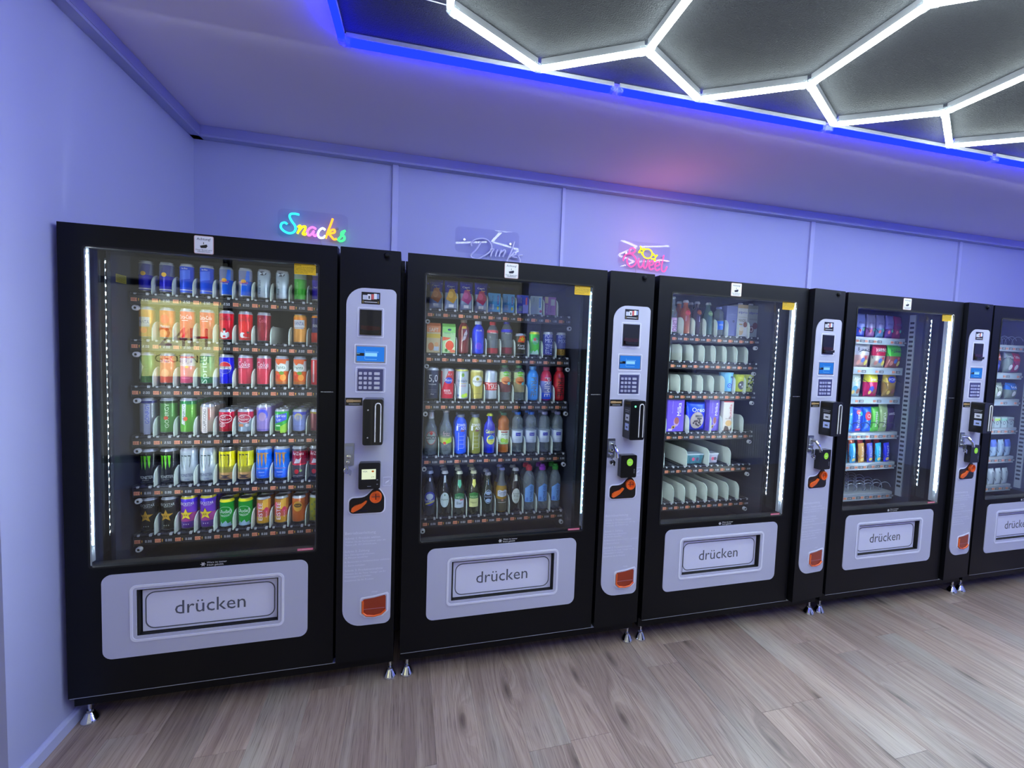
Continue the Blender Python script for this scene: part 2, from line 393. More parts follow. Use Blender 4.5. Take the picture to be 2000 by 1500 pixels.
for j in range(3):
    for i in range(-1, 7):
        if j % 2 and i == 6: continue
        A = HV(i, j, False); dn = A-E2*HA
        for a, c in ((A, HV(i, j, True) if i > -1 or j % 2 else None), (A, A+E1*PX/2+E2*HA/2 if i < 6 else None), (A, dn), (dn, dn+E1*PX/2-E2*HA/2), (dn, dn-E1*PX/2-E2*HA/2)):
            if c is None: continue
            if (a-V3).dot(E1) < -PX-.05 or (c-V3).dot(E1) < -PX-.05 or (a-V3).dot(E1) > PX*6+.05 or (c-V3).dot(E1) > PX*6+.05: continue
            k = tuple(sorted((key(a), key(c))))
            if any(abs(k[0][0]-s[0][0])+abs(k[0][1]-s[0][1])+abs(k[1][0]-s[1][0])+abs(k[1][1]-s[1][1]) < .02 for s in segs): continue
            segs.add(k)
for a, c in sorted(segs):
    light_bar(hexr, a, c, TUBEW)
    d = (Vector(c)-Vector(a)).normalized()
    for p, dd in ((a, d), (c, -d)):
        kk = next((v for v in verts if abs(v[0]-p[0])+abs(v[1]-p[1]) < .02), p); verts.setdefault(kk, []).append(dd)
for p, dd in verts.items(): joint(hexr, p, dd)
blue = thing('blue_strip_light', 'long rectangular frame of glowing blue tubes around the white honeycomb light', 'ceiling light')
SL = 1.142
for u in range(6): light_bar(blue, CP(u*SL, 0), CP((u+1)*SL, 0), TUBEB); light_bar(blue, CP(u*SL, BW), CP((u+1)*SL, BW), TUBEB)
for k in range(3):
    for U in (0, BL): light_bar(blue, CP(U, BW*k/3), CP(U, BW*(k+1)/3), TUBEB)
for u in range(7):
    for V in (0, BW): joint(blue, CP(u*SL, V), [E1, -E1] if 0 < u < 6 else ([E1] if u == 0 else [-E1])+([-E2] if V == 0 else [E2]))
b = MB(); b.tube([(*CP(-.0, -.22), CZ-.004), (*CP(.2, -.26), CZ-.004), (1.30, -.27, CZ-.004)], .0018, 5, WHITE)
ob('power_lead', b.mesh('power_lead'), blue)

# ------------------------------------------------------------------ vending machines
MX = [0, 1.1773, 2.3586, 3.5397, 4.72]
WHO = ['leftmost machine', 'second machine', 'middle machine', 'fourth machine', 'rightmost machine']
ROWZ = [[1.630, 1.438, 1.245, 1.033, .818, .609], [1.634, 1.419, 1.186, .914, .603], [1.575, 1.422, 1.247, 1.014, .817, .604],
        [1.617, 1.423, 1.230, .996, .794, .590], [1.617, 1.416, 1.222, 1.013, .799, .589]]
LX0 = [.092, .107, .118, .124, .124]; LP = [.0738, .0740, .0746, .0738, .0738]
DH = [.082, .088, .100, 0, 0]
SEG = {'0': 'abcdef', '1': 'bc', '2': 'abged', '3': 'abgcd', '4': 'fgbc', '5': 'afgcd', '6': 'afgecd', '7': 'abc', '8': 'abcdefg', '9': 'abcdfg'}
def seg7(b, t, x, y, z, h, m):
    wd = h*.55; th = h*.13
    for ch in t:
        if ch == '.':
            b.add([(x, y, z), (x+th, y, z), (x+th, y, z+th), (x, y, z+th)], [(0, 1, 2, 3)], m); x += th*2; continue
        for sg in SEG[ch]:
            r = {'a': (0, wd, h-th, h), 'd': (0, wd, 0, th), 'g': (0, wd, h/2-th/2, h/2+th/2), 'f': (0, th, h/2, h), 'e': (0, th, 0, h/2), 'b': (wd-th, wd, h/2, h), 'c': (wd-th, wd, 0, h/2)}[sg]
            b.add([(x+r[0], y, z+r[2]), (x+r[1], y, z+r[2]), (x+r[1], y, z+r[3]), (x+r[0], y, z+r[3])], [(0, 1, 2, 3)], m)
        x += wd+h*.22
def quad(b, x0, x1, z0, z1, y, m): b.add([(x0, y, z0), (x1, y, z0), (x1, y, z1), (x0, y, z1)], [(0, 1, 2, 3)], m)

def f_door(b):
    y0, y1 = 0, .055; M = BLACK
    for x0, x1, z0, z1 in ((0, .048, .135, 1.865), (.862, .905, .135, 1.865), (.048, .074, .135, .625), (.836, .862, .135, .625), (.048, .862, 1.788, 1.865), (.074, .836, .529, .625), (.074, .836, .135, .349), (.074, .217, .349, .529), (.698, .836, .349, .529)):
        b.box(x0, x1, y0, y1, z0, z1, M)
    for x0, x1 in ((.048, .074), (.836, .862)): b.box(x0, x1, 0, .008, .625, 1.788, M)
def f_window_trim(b):
    b.ring(rr(.070, .840, .621, 1.792, .012, 3), rr(.076, .834, .627, 1.786, .009, 3), -.0015, .004, DARK)
    b.box(.0742, .0768, .0002, .008, .627, 1.786, GALV); b.box(.8332, .8358, .0002, .008, .627, 1.786, GALV)
def f_glass(b): b.box(.06, .85, .0085, .010, .62, 1.792, GLASS)
def f_inner(b): b.add([(.06, .067, .52), (.85, .067, .52), (.85, .067, 1.80), (.06, .067, 1.80)], [(0, 1, 2, 3)], GLASS2)
def f_cabinet(b):
    B = BLACK; I = CHAM
    b.box(.008, 1.15, .80, .87, .135, 1.86, I)
    b.box(.008, .013, .055, .80, .135, 1.86, B); b.box(1.145, 1.15, .055, .80, .135, 1.86, B); b.box(-.010, .008, .16, .87, .135, 1.86, B); b.box(1.15, 1.1645, .16, .87, .135, 1.86, B)
    b.box(.013, .065, .16, .80, .135, 1.86, I); b.box(.842, .90, .16, .80, .135, 1.86, I); b.box(.90, 1.145, .12, .80, .135, 1.86, B)
    b.box(.065, .842, .16, .80, .135, .500, I); b.box(.065, .842, .16, .80, 1.83, 1.86, I)
    b.box(.013, .05, .058, .16, .135, 1.86, B); b.box(.858, .90, .058, .16, .135, 1.86, B)
    b.box(.05, .858, .058, .16, .135, .515, I); b.box(.05, .858, .068, .16, 1.81, 1.86, I)
def f_base(b):
    b.box(.0, 1.15, .03, .06, .082, .129, BLACK); b.box(.0, .03, .06, .85, .082, .129, BLACK); b.box(1.12, 1.15, .06, .85, .082, .129, BLACK); b.box(.03, 1.12, .82, .85, .082, .129, BLACK)
    b.box(.0, 1.15, .06, .87, .129, .134, BLACK); b.box(.004, 1.146, .0, .03, .1325, .1348, GALV)
def f_foot(b):
    b.lathe([(.029, 0), (.029, .005), (.026, .010), (.016, .030), (.012, .036)], 22, CHROME)
    b.lathe([(.0115, .036), (.0115, .044)], 6, STEEL); b.lathe([(.0062, .044), (.0062, .1)], 10, CHROME)
def f_panel(b):
    b.ring(rr(.109, .807, .270, .594, .032, 6), rr(.217, .698, .349, .529, .002, 6), -.003, -.0002, GREY)
    b.ring(rr(.196, .720, .327, .547, .022, 6), rr(.205, .711, .336, .538, .015, 6), -.0046, -.003, LINE)
    for q in ((.217, .222), (.693, .698)): b.box(*q, 0, .06, .349, .529, DARK)
    b.box(.222, .693, 0, .06, .349, .3505, DARK); b.box(.222, .693, 0, .06, .5275, .529, DARK); b.box(.217, .698, .058, .06, .349, .529, DARK)
def f_flap(b):
    b.box(.226, .690, .018, .024, .3525, .5145, FLAP); b.box(.23, .686, .024, .03, .5, .5145, FLAP)
    b.ring(rr(.2345, .6815, .3605, .5065, .032, 6), rr(.2385, .6775, .3645, .5025, .029, 6), .0174, .018, INK)
    b.text('drücken', .0775, .453, .0174, .4085, INK, 'c', .243)
PVX = 1.15
def shift(fn):
    def g(b):
        fn(b); b.v = [(x-PVX, y, z) for x, y, z in b.v]
    return g
CY0 = -.0078
def f_column(b): b.prism(rr(.917, 1.15, .135, 1.865, .003, 2), CY0, .06, BLACK); b.lathe([(.012, 0), (.012, .004), (.008, .009), (.002, .011)], 14, BLACK, (1.094, CY0, 1.835), 'y')
def f_hinge(b): b.lathe([(.011, 0), (.011, -.004), (.007, -.009), (.001, -.010)], 14, BLACK, (1.094, CY0, 1.845), 'y')
PY = CY0-.0025
def f_cpanel(b): b.prism(rr(.942, 1.135, .290, 1.707, (.075, .028, .022, .07), 8), PY, CY0, GREY)
INSTR = [(.688, .0175, 'Betriebsanleitung'), (.667, .0135, 'Schritt 1: Produkt wählen'), (.6535, .0105, 'Wählen Sie die Fachnummer oder die'), (.641, .0105, 'Tasten z.B.: 001,010,014 usw.'),
         (.612, .0135, 'Schritt 2: Zahlung'), (.5985, .0105, 'Ihre Zahlungsmöglichkeiten:'), (.586, .0105, 'A: Münzen einwerfen'), (.568, .0105, 'B: Banknoten in Geldscheinleser einführen'), (.552, .0105, 'C: Karte vorhalten'),
         (.530, .0135, 'Schritt 3: Produktentnahme'), (.5165, .0105, 'Drücken Sie die Taste "change" um Ihr'), (.504, .0105, 'Wechselgeld zu erhalten'), (.488, .0105, 'Entnehmen Sie Ihr Produkt')]
def f_instr(b):
    for z, s, t in INSTR: b.text(t, s, .9495, PY-.0004, z, LINE)
def f_chg(b): b.text('change', .009, 1.069, PY-.0004, .431, LINE, 'c')
def f_photo(b):
    quad(b, .999, 1.071, 1.643, 1.691, PY-.0006, BLK)
    for i, (x0, x1, z0, z1, c) in enumerate(((1.004, 1.022, 1.660, 1.679, (190, 195, 215)), (1.022, 1.036, 1.660, 1.683, (220, 222, 230)), (1.037, 1.047, 1.662, 1.684, (200, 90, 90)), (1.047, 1.058, 1.664, 1.686, (225, 228, 235)), (1.058, 1.067, 1.666, 1.685, (130, 150, 200)))):
        quad(b, x0, x1, z0, z1, PY-.001, flat(c))
    quad(b, 1.026, 1.031, 1.664, 1.676, PY-.0014, BLK); quad(b, 1.010, 1.060, 1.650, 1.6525, PY-.001, WHITE)
    for xx in (1.004, 1.063): quad(b, xx, xx+.002, 1.647, 1.656, PY-.001, flat((190, 160, 90)))
def fr(b, x0, x1, z0, z1, t, m=LINE): b.ring(rr(x0, x1, z0, z1, .004, 2), rr(x0+t, x1-t, z0+t, z1-t, .002, 2), PY-.0015, PY, m)
def f_bill(b):
    fr(b, .985, 1.087, 1.508, 1.629, .004); b.box(.994, 1.0785, PY-.004, PY, 1.518, 1.620, BLK)
    b.prism([(.999, 1.523), (1.073, 1.523), (1.073, 1.553), (.999, 1.556)], PY-.006, PY-.004, mat('smoked_red', (48, 16, 20), .2, coat=.4))
    b.prism([(1.001, 1.527), (1.02, 1.523), (1.052, 1.523), (1.071, 1.527), (1.071, 1.54), (1.05, 1.536), (1.022, 1.536), (1.001, 1.541)], PY-.016, PY-.006, BLK)
def f_screen(b):
    fr(b, .975, 1.101, 1.399, 1.480, .004); b.box(.981, 1.094, PY-.002, PY, 1.4065, 1.472, STEEL); quad(b, .984, 1.091, 1.410, 1.470, PY-.0025, SCREEN)
    quad(b, .984, 1.013, 1.432, 1.444, PY-.003, BLK); b.text('PAY', .007, .985, PY-.0033, 1.438, SCRLINE); quad(b, 1.017, 1.063, 1.431, 1.445, PY-.003, SCRLINE); quad(b, 1.017, 1.068, 1.448, 1.4495, PY-.003, SCRLINE)
    quad(b, 1.0155, 1.0163, 1.42, 1.458, PY-.003, SCRLINE); quad(b, 1.016, 1.062, 1.418, 1.419, PY-.003, SCRLINE)
def f_keypad(b): fr(b, .980, 1.097, 1.282, 1.387, .004); b.box(.989, 1.088, PY-.003, PY, 1.290, 1.379, mat('keypad_plate', (92, 94, 140), .3, .6))
def f_key(b): b.prism(rr(0, .0125, 0, .0115, .002, 2), -.0035, 0, mat('key_metal', (205, 208, 235), .3, .5))
def f_keyw(b): b.prism(rr(0, .022, 0, .0115, .002, 2), -.0035, 0, MATS['key_metal']); quad(b, .004, .018, .0045, .007, -.0038, WHITE)
def f_coins(b):
    quad(b, .943, 1.009, 1.228, 1.260, PY-.0006, BLK)
    for i in range(4): b.prism([(.952+i*.006+.006*math.cos(a*PI/6), 1.247+.006*math.sin(a*PI/6)) for a in range(12)], PY-.0014-.0002*i, PY-.0006, mat('brass_print', (176, 146, 104), .4))
    quad(b, .975, 1.003, 1.2425, 1.2515, PY-.0014, MATS['brass_print']); quad(b, .956, .998, 1.2335, 1.2352, PY-.0012, WHITE)
def f_term(variant):
    def g(b):
        b.prism(rr(1.017, 1.094, 1.077, 1.262, .008, 3), PY-.066, PY, BLK); b.box(1.056, 1.058, PY-.0668, PY-.066, 1.08, 1.25, DARK)
        U = [(1.064, 1.09), (1.064, 1.235), (1.066, 1.242), (1.071, 1.246), (1.078, 1.246), (1.083, 1.242), (1.085, 1.235), (1.085, 1.09)]
        b.tube([(x, PY-.068, z) for x, z in U], .0024, 6, WHITE)
        if variant == 0:
            for z in (1.218, 1.107): b.lathe([(.004, 0), (.003, -.0015), (.001, -.002)], 8, CHROME, (1.036, PY-.066, z), 'y')
        else:
            for z0, z1, c in ((1.165, 1.195, (205, 208, 216)), (1.120, 1.152, (170, 185, 225))):
                b.box(1.0162, 1.017, PY-.056, PY-.022, z0, z1, flat(c)); b.box(1.0158, 1.0162, PY-.047, PY-.031, z0+.01, z0+.018, flat((70, 70, 80)))
            b.box(1.016, 1.017, PY-.056, PY-.018, 1.214, 1.216, flat((150, 150, 160))); b.box(1.016, 1.017, PY-.052, PY-.018, 1.206, 1.208, flat((150, 150, 160)))
            if variant == 1: b.lathe([(.0045, 0), (.002, -.002)], 10, emis('green_led', (.1, 1, .3), 4), (1.042, PY-.066, 1.235), 'y')
    return g
def f_lock(b):
    b.prism(rr(.942, .980, .981, 1.073, .003, 2), PY-.004, PY, STEEL); b.box(.946, .976, PY-.006, PY-.004, 1.03, 1.060, GALV)
    b.lathe([(.009, 0), (.009, -.008), (.006, -.009)], 16, CHROME, (.961, PY-.004, 1.018), 'y'); b.lathe([(.007, 0), (.007, -.010), (.004, -.011)], 16, CHROME, (.958, PY-.004, .996), 'y')
def f_lockh(b):
    f_lock(b); b.tube([(.960, PY-.006, 1.05), (.962, PY-.03, 1.045), (.966, PY-.052, 1.018), (.968, PY-.055, .992)], .0075, 8, CHROME)
def f_keys(b):
    b.box(.957, .960, PY-.026, PY-.012, .968, 1.0, STEEL); b.prism([(.951+.011*math.cos(a*PI/5)+.008, .962+.011*math.sin(a*PI/5)) for a in range(10)], PY-.022, PY-.019, CHROME)
    b.prism([(.962, .975), (.974, .966), (.971, .945), (.964, .948)], PY-.026, PY-.023, CHROME)
    b.tube([(.955+.012*math.cos(a*PI/6), PY-.024, .965+.012*math.sin(a*PI/6)) for a in range(12)], .001, 5, CHROME, True)
def f_reader(v):
    def g(b):
        b.prism(rr(1.001, 1.085, .887, .996, .007, 3), PY-.030, PY, BLK)
        if v == 0:
            quad(b, 1.013, 1.068, .928, .970, PY-.0305, SCREEN2); b.text('VISA', .009, 1.017, PY-.031, .958, flat((40, 50, 140)))
            b.prism([(1.056+.005*math.cos(a*PI/6), .961+.004*math.sin(a*PI/6)) for a in range(12)], PY-.0312, PY-.031, flat((230, 120, 40))); b.text('4,70', .007, 1.05, PY-.031, .935, flat((60, 70, 60)))
            for z in (.923, .905): quad(b, 1.071, 1.077, z, z+.003, PY-.0305, GALV)
            quad(b, 1.035, 1.05, .898, .9, PY-.0305, GALV)
        else:
            b.prism([(1.048+.016*math.cos(a*PI/10), .962+.018*math.sin(a*PI/10)) for a in range(20)], PY-.031, PY-.030, emis('green_disc', (.35, .85, .1), .75))
            b.text('pay', .011, 1.048, PY-.0314, .959, flat((225, 235, 190)), 'c')
            for z in (.915, .907, .899): quad(b, 1.070, 1.076, z+.01, z+.013, PY-.0305, GALV)
    return g
def f_pict(b):
    fr(b, 1.0945, 1.1295, .888, .926, .0013); b.prism([(1.103, .898), (1.117, .906), (1.122, .914), (1.108, .907)], PY-.0008, PY, LINE)
def f_coin(b):
    out = rr(.958, 1.107, .772, .848, .022, 5); inn = rr(.9635, 1.1015, .7775, .8425, .018, 5)
    def bump(pts, e): return [(x, z+(.040*math.exp(-((x-1.068)/.030)**2)+e if z > .82 and x > 1.0 else 0)) for x, z in pts]
    o2 = bump(out, 0); i2 = bump(inn, 0)
    # extra samples along the top edge so that the hump over the coin ring is round
    def dense(p):
        r = []
        for k in range(len(p)):
            a, c = p[k], p[(k+1) % len(p)]; r.append(a)
            if abs(a[0]-c[0]) > .05:
                for t in range(1, 10): r.append((a[0]+(c[0]-a[0])*t/10, a[1]+(c[1]-a[1])*t/10))
        return r
    o2 = bump(dense(out), 0); i2 = bump(dense(inn), 0)
    b.ring(o2, i2, PY-.0015, PY, LINE); b.prism(i2, PY-.004, PY-.0001, BLK); b.box(.985, 1.035, PY-.007, PY-.004, .786, .790, mat('blue_black', (20, 22, 50), .3))
def f_lever(b):
    b.prism([(.972, .790), (.980, .786), (.995, .793), (1.012, .803), (1.030, .822), (1.034, .830), (1.028, .832), (1.012, .820), (.998, .816), (.985, .812), (.974, .803)], PY-.014, PY-.005, ORANGE)
def f_cring(b):
    b.lathe([(.024, 0), (.024, -.012), (.0175, -.012), (.0175, -.004)], 28, ORANGE, (1.068, PY-.004, .846), 'y'); b.lathe([(.0175, 0), (.001, 0)], 24, mat('coin_slot_white', (190, 170, 165), .4), (1.068, PY-.007, .846), 'y')
    b.box(1.0665, 1.0695, PY-.0085, PY-.007, .834, .858, DARK); b.box(1.052, 1.084, PY-.0085, PY-.007, .8445, .8475, flat((90, 70, 70)))
def f_tray_ring(b):
    O = [(1.011, .405), (1.016, .412), (1.068, .416), (1.121, .426), (1.127, .420), (1.127, .345), (1.105, .325), (1.069, .318), (1.030, .324), (1.011, .342)]
    c = (1.069, .37); I = [(c[0]+(x-c[0])*.88, c[1]+(z-c[1])*.88) for x, z in O]
    b.ring(O[::-1], I[::-1], PY-.0015, PY, LINE)
    J = [(c[0]+(x-c[0])*.80, c[1]+(z-c[1])*.80) for x, z in O]; b.prism(J[::-1], PY-.002, PY, AMBER)
    b.tube([(x, PY-.004, z) for x, z in J[5:]+J[:1]], .004, 6, ORANGE); b.box(J[0][0]+.004, J[4][0]-.004, PY-.0035, PY-.002, .360, .3615, flat((170, 100, 110)))
def f_achtung(b):
    b.prism(rr(.411, .474, 1.793, 1.859, .005, 3), -.001, 0, flat((205, 170, 165))); b.prism(rr(.413, .472, 1.795, 1.857, .004, 3), -.0014, -.001, WHITE)
    b.text('Achtung!', .0125, .4425, -.0018, 1.843, BLK, 'c'); b.prism([(.430, 1.822), (.452, 1.828), (.455, 1.822), (.450, 1.815), (.433, 1.814)], -.0018, -.0014, BLK)
    quad(b, .441, .443, 1.828, 1.836, -.0018, BLK); b.text('Dieser Bereich wird', .0075, .4425, -.0018, 1.805, BLK, 'c', .052); b.text('videoüberwacht', .0075, .4425, -.0018, 1.799, BLK, 'c', .042)
def f_yellow(b):
    b.box(.747, .825, .0072, .0078, 1.745, 1.786, YEL); b.text('Achtung', .0065, .750, .0068, 1.778, BLK)
    for i, t in enumerate(('Bitte warten Sie bis das Produkt im', 'Ausgabefach liegt. Danach Klappe', 'öffnen und Produkt entnehmen.', 'Bei Störungen wenden Sie sich', 'bitte an den Betreiber.')): b.text(t, .0052, .750, .0068, 1.7715-.0055*i, BLK)
def f_snow(b):
    for k in range(3):
        a = k*PI/3; d = (math.cos(a), math.sin(a)); n = (-d[1]*.0008, d[0]*.0008); c = (.434, .607); r = .009
        b.add([(c[0]+s*d[0]*r+q*n[0], -.0006, c[1]+s*d[1]*r+q*n[1]) for s, q in ((-1, -1), (1, -1), (1, 1), (-1, 1))], [(0, 1, 2, 3)], WHITE)
    b.ring([(.434+.006*math.cos(a*PI/3), .607+.006*math.sin(a*PI/3)) for a in range(6)], [(.434+.0048*math.cos(a*PI/3), .607+.0048*math.sin(a*PI/3)) for a in range(6)], -.0008, 0, WHITE)
    b.text('Ware ist immer', .0105, .447, -.0006, .609, WHITE); b.text('frisch gekühlt', .0105, .447, -.0006, .599, WHITE)
def f_pink(b): b.box(.765, .824, .0065, .0075, .628, .6365, PINK); b.text('www.verkaufsautomaten.de', .005, .7945, .006, .6305, WHITE, 'c', .05)
def f_stripe(b): b.text('www.automatenladen.de', .006, .872, -.0006, 1.2805, WHITE, 'c', .047)
def f_led(b): b.box(-.005, .005, -.002, .0015, -.005, .005, LEDM)
def f_led2(b): b.box(-.003, .003, -.0015, .0015, -.003, .003, LEDD)
def f_tray(mi):
    silver = mi >= 3
    def g(b):      # origin: rail front, label height
        b.box(.078, .829, .004, .46, .021, .027, CHAM if not silver else GALV)
        b.box(.080, .827, 0, .004, -.016, .019, RAIL)
        if silver:
            b.box(.078, .829, -.002, .004, .017, .024, GALV); b.box(.078, .829, -.002, .004, -.018, -.015, GALV); b.box(.080, .827, -.0008, 0, -.015, .017, mat('pale_rail', (150, 168, 190), .4, .3))
        else:
            b.box(.078, .829, .0, .006, .019, .0225, BLACK)
        b.box(.076, .080, 0, .46, -.02, .03, GALV if silver else CHAM); b.box(.827, .831, 0, .46, -.02, .03, GALV if silver else CHAM)
        if not silver:
            for k in range(10):
                x = LX0[mi]+LP[mi]*k
                if k < 10:
                    for dx in (.010, .030): b.box(x+dx, x+dx+.013, .012, .45, .027, .0325, TRACK)
                    b.box(x+.041, x+.051, -.0006, .012, .020, .030, CLIP); b.box(x-.002, x+.006, -.0006, .008, .021, .028, CLIP)
    return g
def f_tag(txt, silver):
    def g(b):
        b.box(-.0105, .0105, -.0016, 0, -.0075, .0075, TAG); seg7(b, txt, -.0078, -.0019, -.0045, .009, TAGINK)
        b.add([(.0155, -.0014, -.006), (.0175, -.0014, -.006), (.0175, -.0014, .001), (.0155, -.0014, .001), (.0140, -.0014, .001), (.019, -.0014, .001), (.0165, -.0014, .007)], [(0, 1, 2, 3), (4, 5, 6)], mat('yellow_arrow', (230, 170, 60), .5))
    return g
def f_price(txt, silver):
    def g(b):
        if silver: b.box(0, .034, -.0014, 0, -.008, .008, RAIL)
        seg7(b, txt, .004 if len(txt) < 5 else .0, -.0018, -.0048, .0098, LCD)
    return g
def f_divider(h):
    def g(b):
        R = .042 if h < .09 else .036; y0 = .003; pts = [(y0, 0), (.445, 0), (.445, h), (y0+R, h)]+[(y0+R-R*math.sin(a*PI/16), h-R+R*math.cos(a*PI/16)) for a in range(1, 9)]
        t = .0016; n = len(pts)
        b.add([(-t, y, z) for y, z in pts]+[(t, y, z) for y, z in pts], [tuple(range(n)), tuple(range(2*n-1, n-1, -1))]+[(i, n+i, n+(i+1) % n, (i+1) % n) for i in range(n)], DIV)
        e = [(0, y-.0008, z) for y, z in pts[3:]]+[(0, y0-.0008, .002)]; b.tube([( -.0004, y, z) for _, y, z in e], .0021, 5, mat('divider_edge', (206, 222, 216), .4))
    return g
def f_knob(b):
    b.lathe([(.0115, .012), (.0115, 0), (.0095, -.004), (.006, -.004), (.005, 0)], 18, mat('knob_white', (190, 190, 200), .5), (0, 0, 0), 'y'); b.lathe([(.005, 0), (.0005, 0)], 10, DARK, (0, -.001, 0), 'y')
def f_spiral(r, n, m):
    def g(b):
        b.tube([(r*math.cos(a*PI/9), .004+a*.34/(18*n), r+.002+r*math.sin(a*PI/9)) for a in range(18*n+1)], .0019, 4, m)
    return g
PRICES = [[['2.50']*10, ['2.00']*10, ['2.00']*4+['9.99']*2+['0.99']+['9.99']*3, ['2.50']*3+['8.88']*7, ['8.88']*10, ['8.88']*10],
          [['0.90']*4+['1.30']*6, ['8.88', '8.88', '8.88', '88.88', '88.88', '88.88', '8.88', '8.88', '8.88', '8.88'], ['8.88']*10, ['8.88']*10, ['8.88']*10]]+[[['8.88']*10]*6]*3
NODIV = {(2, 3): (3, 5), (2, 4): (1, 3, 5, 7, 9)}
MACH = []
for mi, x in enumerate(MX):
    look = ['black drinks vending machine of cans beside the left wall', 'black vending machine of pouches, beer cans and bottles below Drinks sign', 'black vending machine with empty pale dividers and chocolate snacks',
            'black vending machine full of sweet bags in wire spirals', 'black vending machine cut off by the right edge of the picture'][mi]
    M = thing('vending_machine', look, 'vending machine', (x, 0, 0), group='vending machines along the back wall'); MACH.append(M)
    part('door', 'door', f_door, M); part('window_trim', 'wt', f_window_trim, M)
    part('window_glass', 'gl', f_glass, M); part('inner_pane', 'ig', f_inner, M)
    part('cabinet', 'cab', f_cabinet, M); part('base_frame', 'base', f_base, M)
    for fx, fy in ((.033, .055), (1.137, .055), (.033, .80), (1.137, .80)): part('leveling_foot', 'foot', f_foot, M, (fx, fy, 0), .6)
    pn = part('hatch_panel', 'panel', f_panel, M); part('delivery_flap', 'flap', f_flap, pn)
    th = (0, 0, .082, .045, .0)[mi]
    def pc(name, k, fn, par=M, smooth=None, label=None): return part(name, ('pc', k), shift(fn), par, (PVX, 0, 0) if par is M else (0, 0, 0), smooth, label, th if par is M else 0)
    pc('payment_column', 'col', f_column, smooth=.5); cp = pc('control_panel', 'cp', f_cpanel)
    pc('lettering', 'instr', f_instr, cp); pc('tray_lettering', 'chg', f_chg, cp); pc('hinge_cap', 'hinge', f_hinge, smooth=.6)
    pc('coin_sticker', 'coins', f_coins); pc('photo_sticker', 'photo', f_photo); pc('banknote_slot', 'bill', f_bill); pc('display_screen', 'scr', f_screen, label='blue lit display screen')
    kp = pc('keypad', 'kp', f_keypad)
    for r in range(4):
        for c in range(4):
            ko = ob('key', cached('keyw' if c == 3 else 'key', f_keyw if c == 3 else f_key, 'key'), kp, (.9935+c*.0188-PVX+(.003 if c == 3 else 0), PY-.003, 1.2965+r*.0195))
    v = 0 if mi == 0 else (1 if mi == 1 else 2)
    pc('card_terminal', ('term', v), f_term(v), smooth=.5)
    lk = pc('lock', ('lock', v > 0), f_lockh if v else f_lock, smooth=.6); pc('key', 'keys', f_keys, lk, .6)
    pc('card_reader', ('rd', v), f_reader(v)); pc('pictogram', 'pict', f_pict)
    cs = pc('coin_slot', 'coin', f_coin); pc('lever', 'lever', f_lever, cs); pc('coin_ring', 'cring', f_cring, cs, .6)
    pc('coin_return', 'cret', f_tray_ring, smooth=.6)
    part('warning_label', 'ach', f_achtung, M); part('yellow_label', 'yel', f_yellow, M); part('cooling_label', 'snow', f_snow, M); part('pink_label', 'pink', f_pink, M); part('web_address', 'stripe', f_stripe, M)
    if mi == 0:
        part('liner_label', 'linerlab', lambda b: (b.box(.0652, .066, .186, .250, 1.69, 1.722, mat('dull_yellow', (150, 140, 60), .6)), [b.box(.066, .0662, .19, .246, 1.694+.0055*k, 1.6955+.0055*k, BLK) for k in range(5)]), M)
    # LED strips just inside the window edges, between the two panes
    k_soft = emis('led_diffuser_soft', (.5, .75, 1), LED_L*.01)
    for side, lx in ((0, .068), (1, .837)):
        k_led = .22 if mi == 1 and side == 1 else 1.
        lb = LEDB if k_led == 1 else k_soft
        st = part('led_strip', ('ledstrip', side, k_led), lambda b, lx=lx, side=side: (b.box(lx-.0055, lx+.0055, .0225, .026, .70, 1.765, lb), b.box(lx-.006, lx+.006, .026, .029, .64, 1.79, GALV), b.box(lx-(.010 if side == 0 else -.008), lx+(-.008 if side == 0 else .010), .011, .055, .63, 1.79, GALV)), M)
        if True:
            lm = cached(('led', k_led), (f_led if k_led == 1 else (lambda b: b.box(-.003, .003, -.002, .002, -.003, .003, emis('led_chip_soft', (.5, .8, 1), LED_L*.2)))), 'led')
            for n in range(36): ob('led', lm, st, (lx, .0205, .712+n*.0298))
    # trays
    for r, z in enumerate(ROWZ[mi]):
        T = part('tray', ('tray', mi), f_tray(mi), M, (0, .25, z)); sil = mi >= 3
        slots = list(range(10))
        if mi == 3: slots = {0: [0, 1, 2, 3, 4, 5, 6, 8, 9], 2: [0, 2, 4.45, 6.5, 8.45], 1: [0, 2, 4.45, 6.5, 8.45], 3: slots, 4: slots, 5: slots}[r]
        if mi == 4: slots = {1: [1, 3, 5, 7, 9], 2: [1, 3, 5, 7, 9]}.get(r, slots)
        for k in slots:
            xx = LX0[mi]+LP[mi]*k; num = '%03d' % (r*10+int(k)+1)
            ob('number_tag', cached(('tag', num, sil), f_tag(num, sil), 'number_tag'), T, (xx, -.001, .0))
            pr = PRICES[mi][r][int(k)]
            ob('price_display', cached(('price', pr, sil), f_price(pr, sil), 'price_display'), T, (xx+.024, -.001, 0))
            if mi < 3 and k > 0 and k not in NODIV.get((mi, r), ()):
                dx = (-.013, -.016, -.016)[mi]
                ob('divider', cached(('div', DH[mi]), f_divider(DH[mi]), 'divider'), T, (xx+dx, 0, .024))
            if mi >= 3:
                big = (mi == 3 and r in (1, 2)) or (mi == 4 and r in (1, 2))
                lt = (mi, r) in ((3, 5), (4, 0)); ob('spiral', cached(('sp', big, lt), f_spiral(.055 if big else .031, 6, mat('spiral_wire', (135, 142, 165), .35, .4) if lt else mat('dark_wire', (34, 36, 46), .4, .3)), 'spiral', 1.5), T, (xx+(.06 if big else .0), .0, .026))
        for kx in (.0965, .8225):
            if mi < 3: ob('knob', cached('knob', f_knob, 'knob', .6), T, (kx, -.004, -.034))
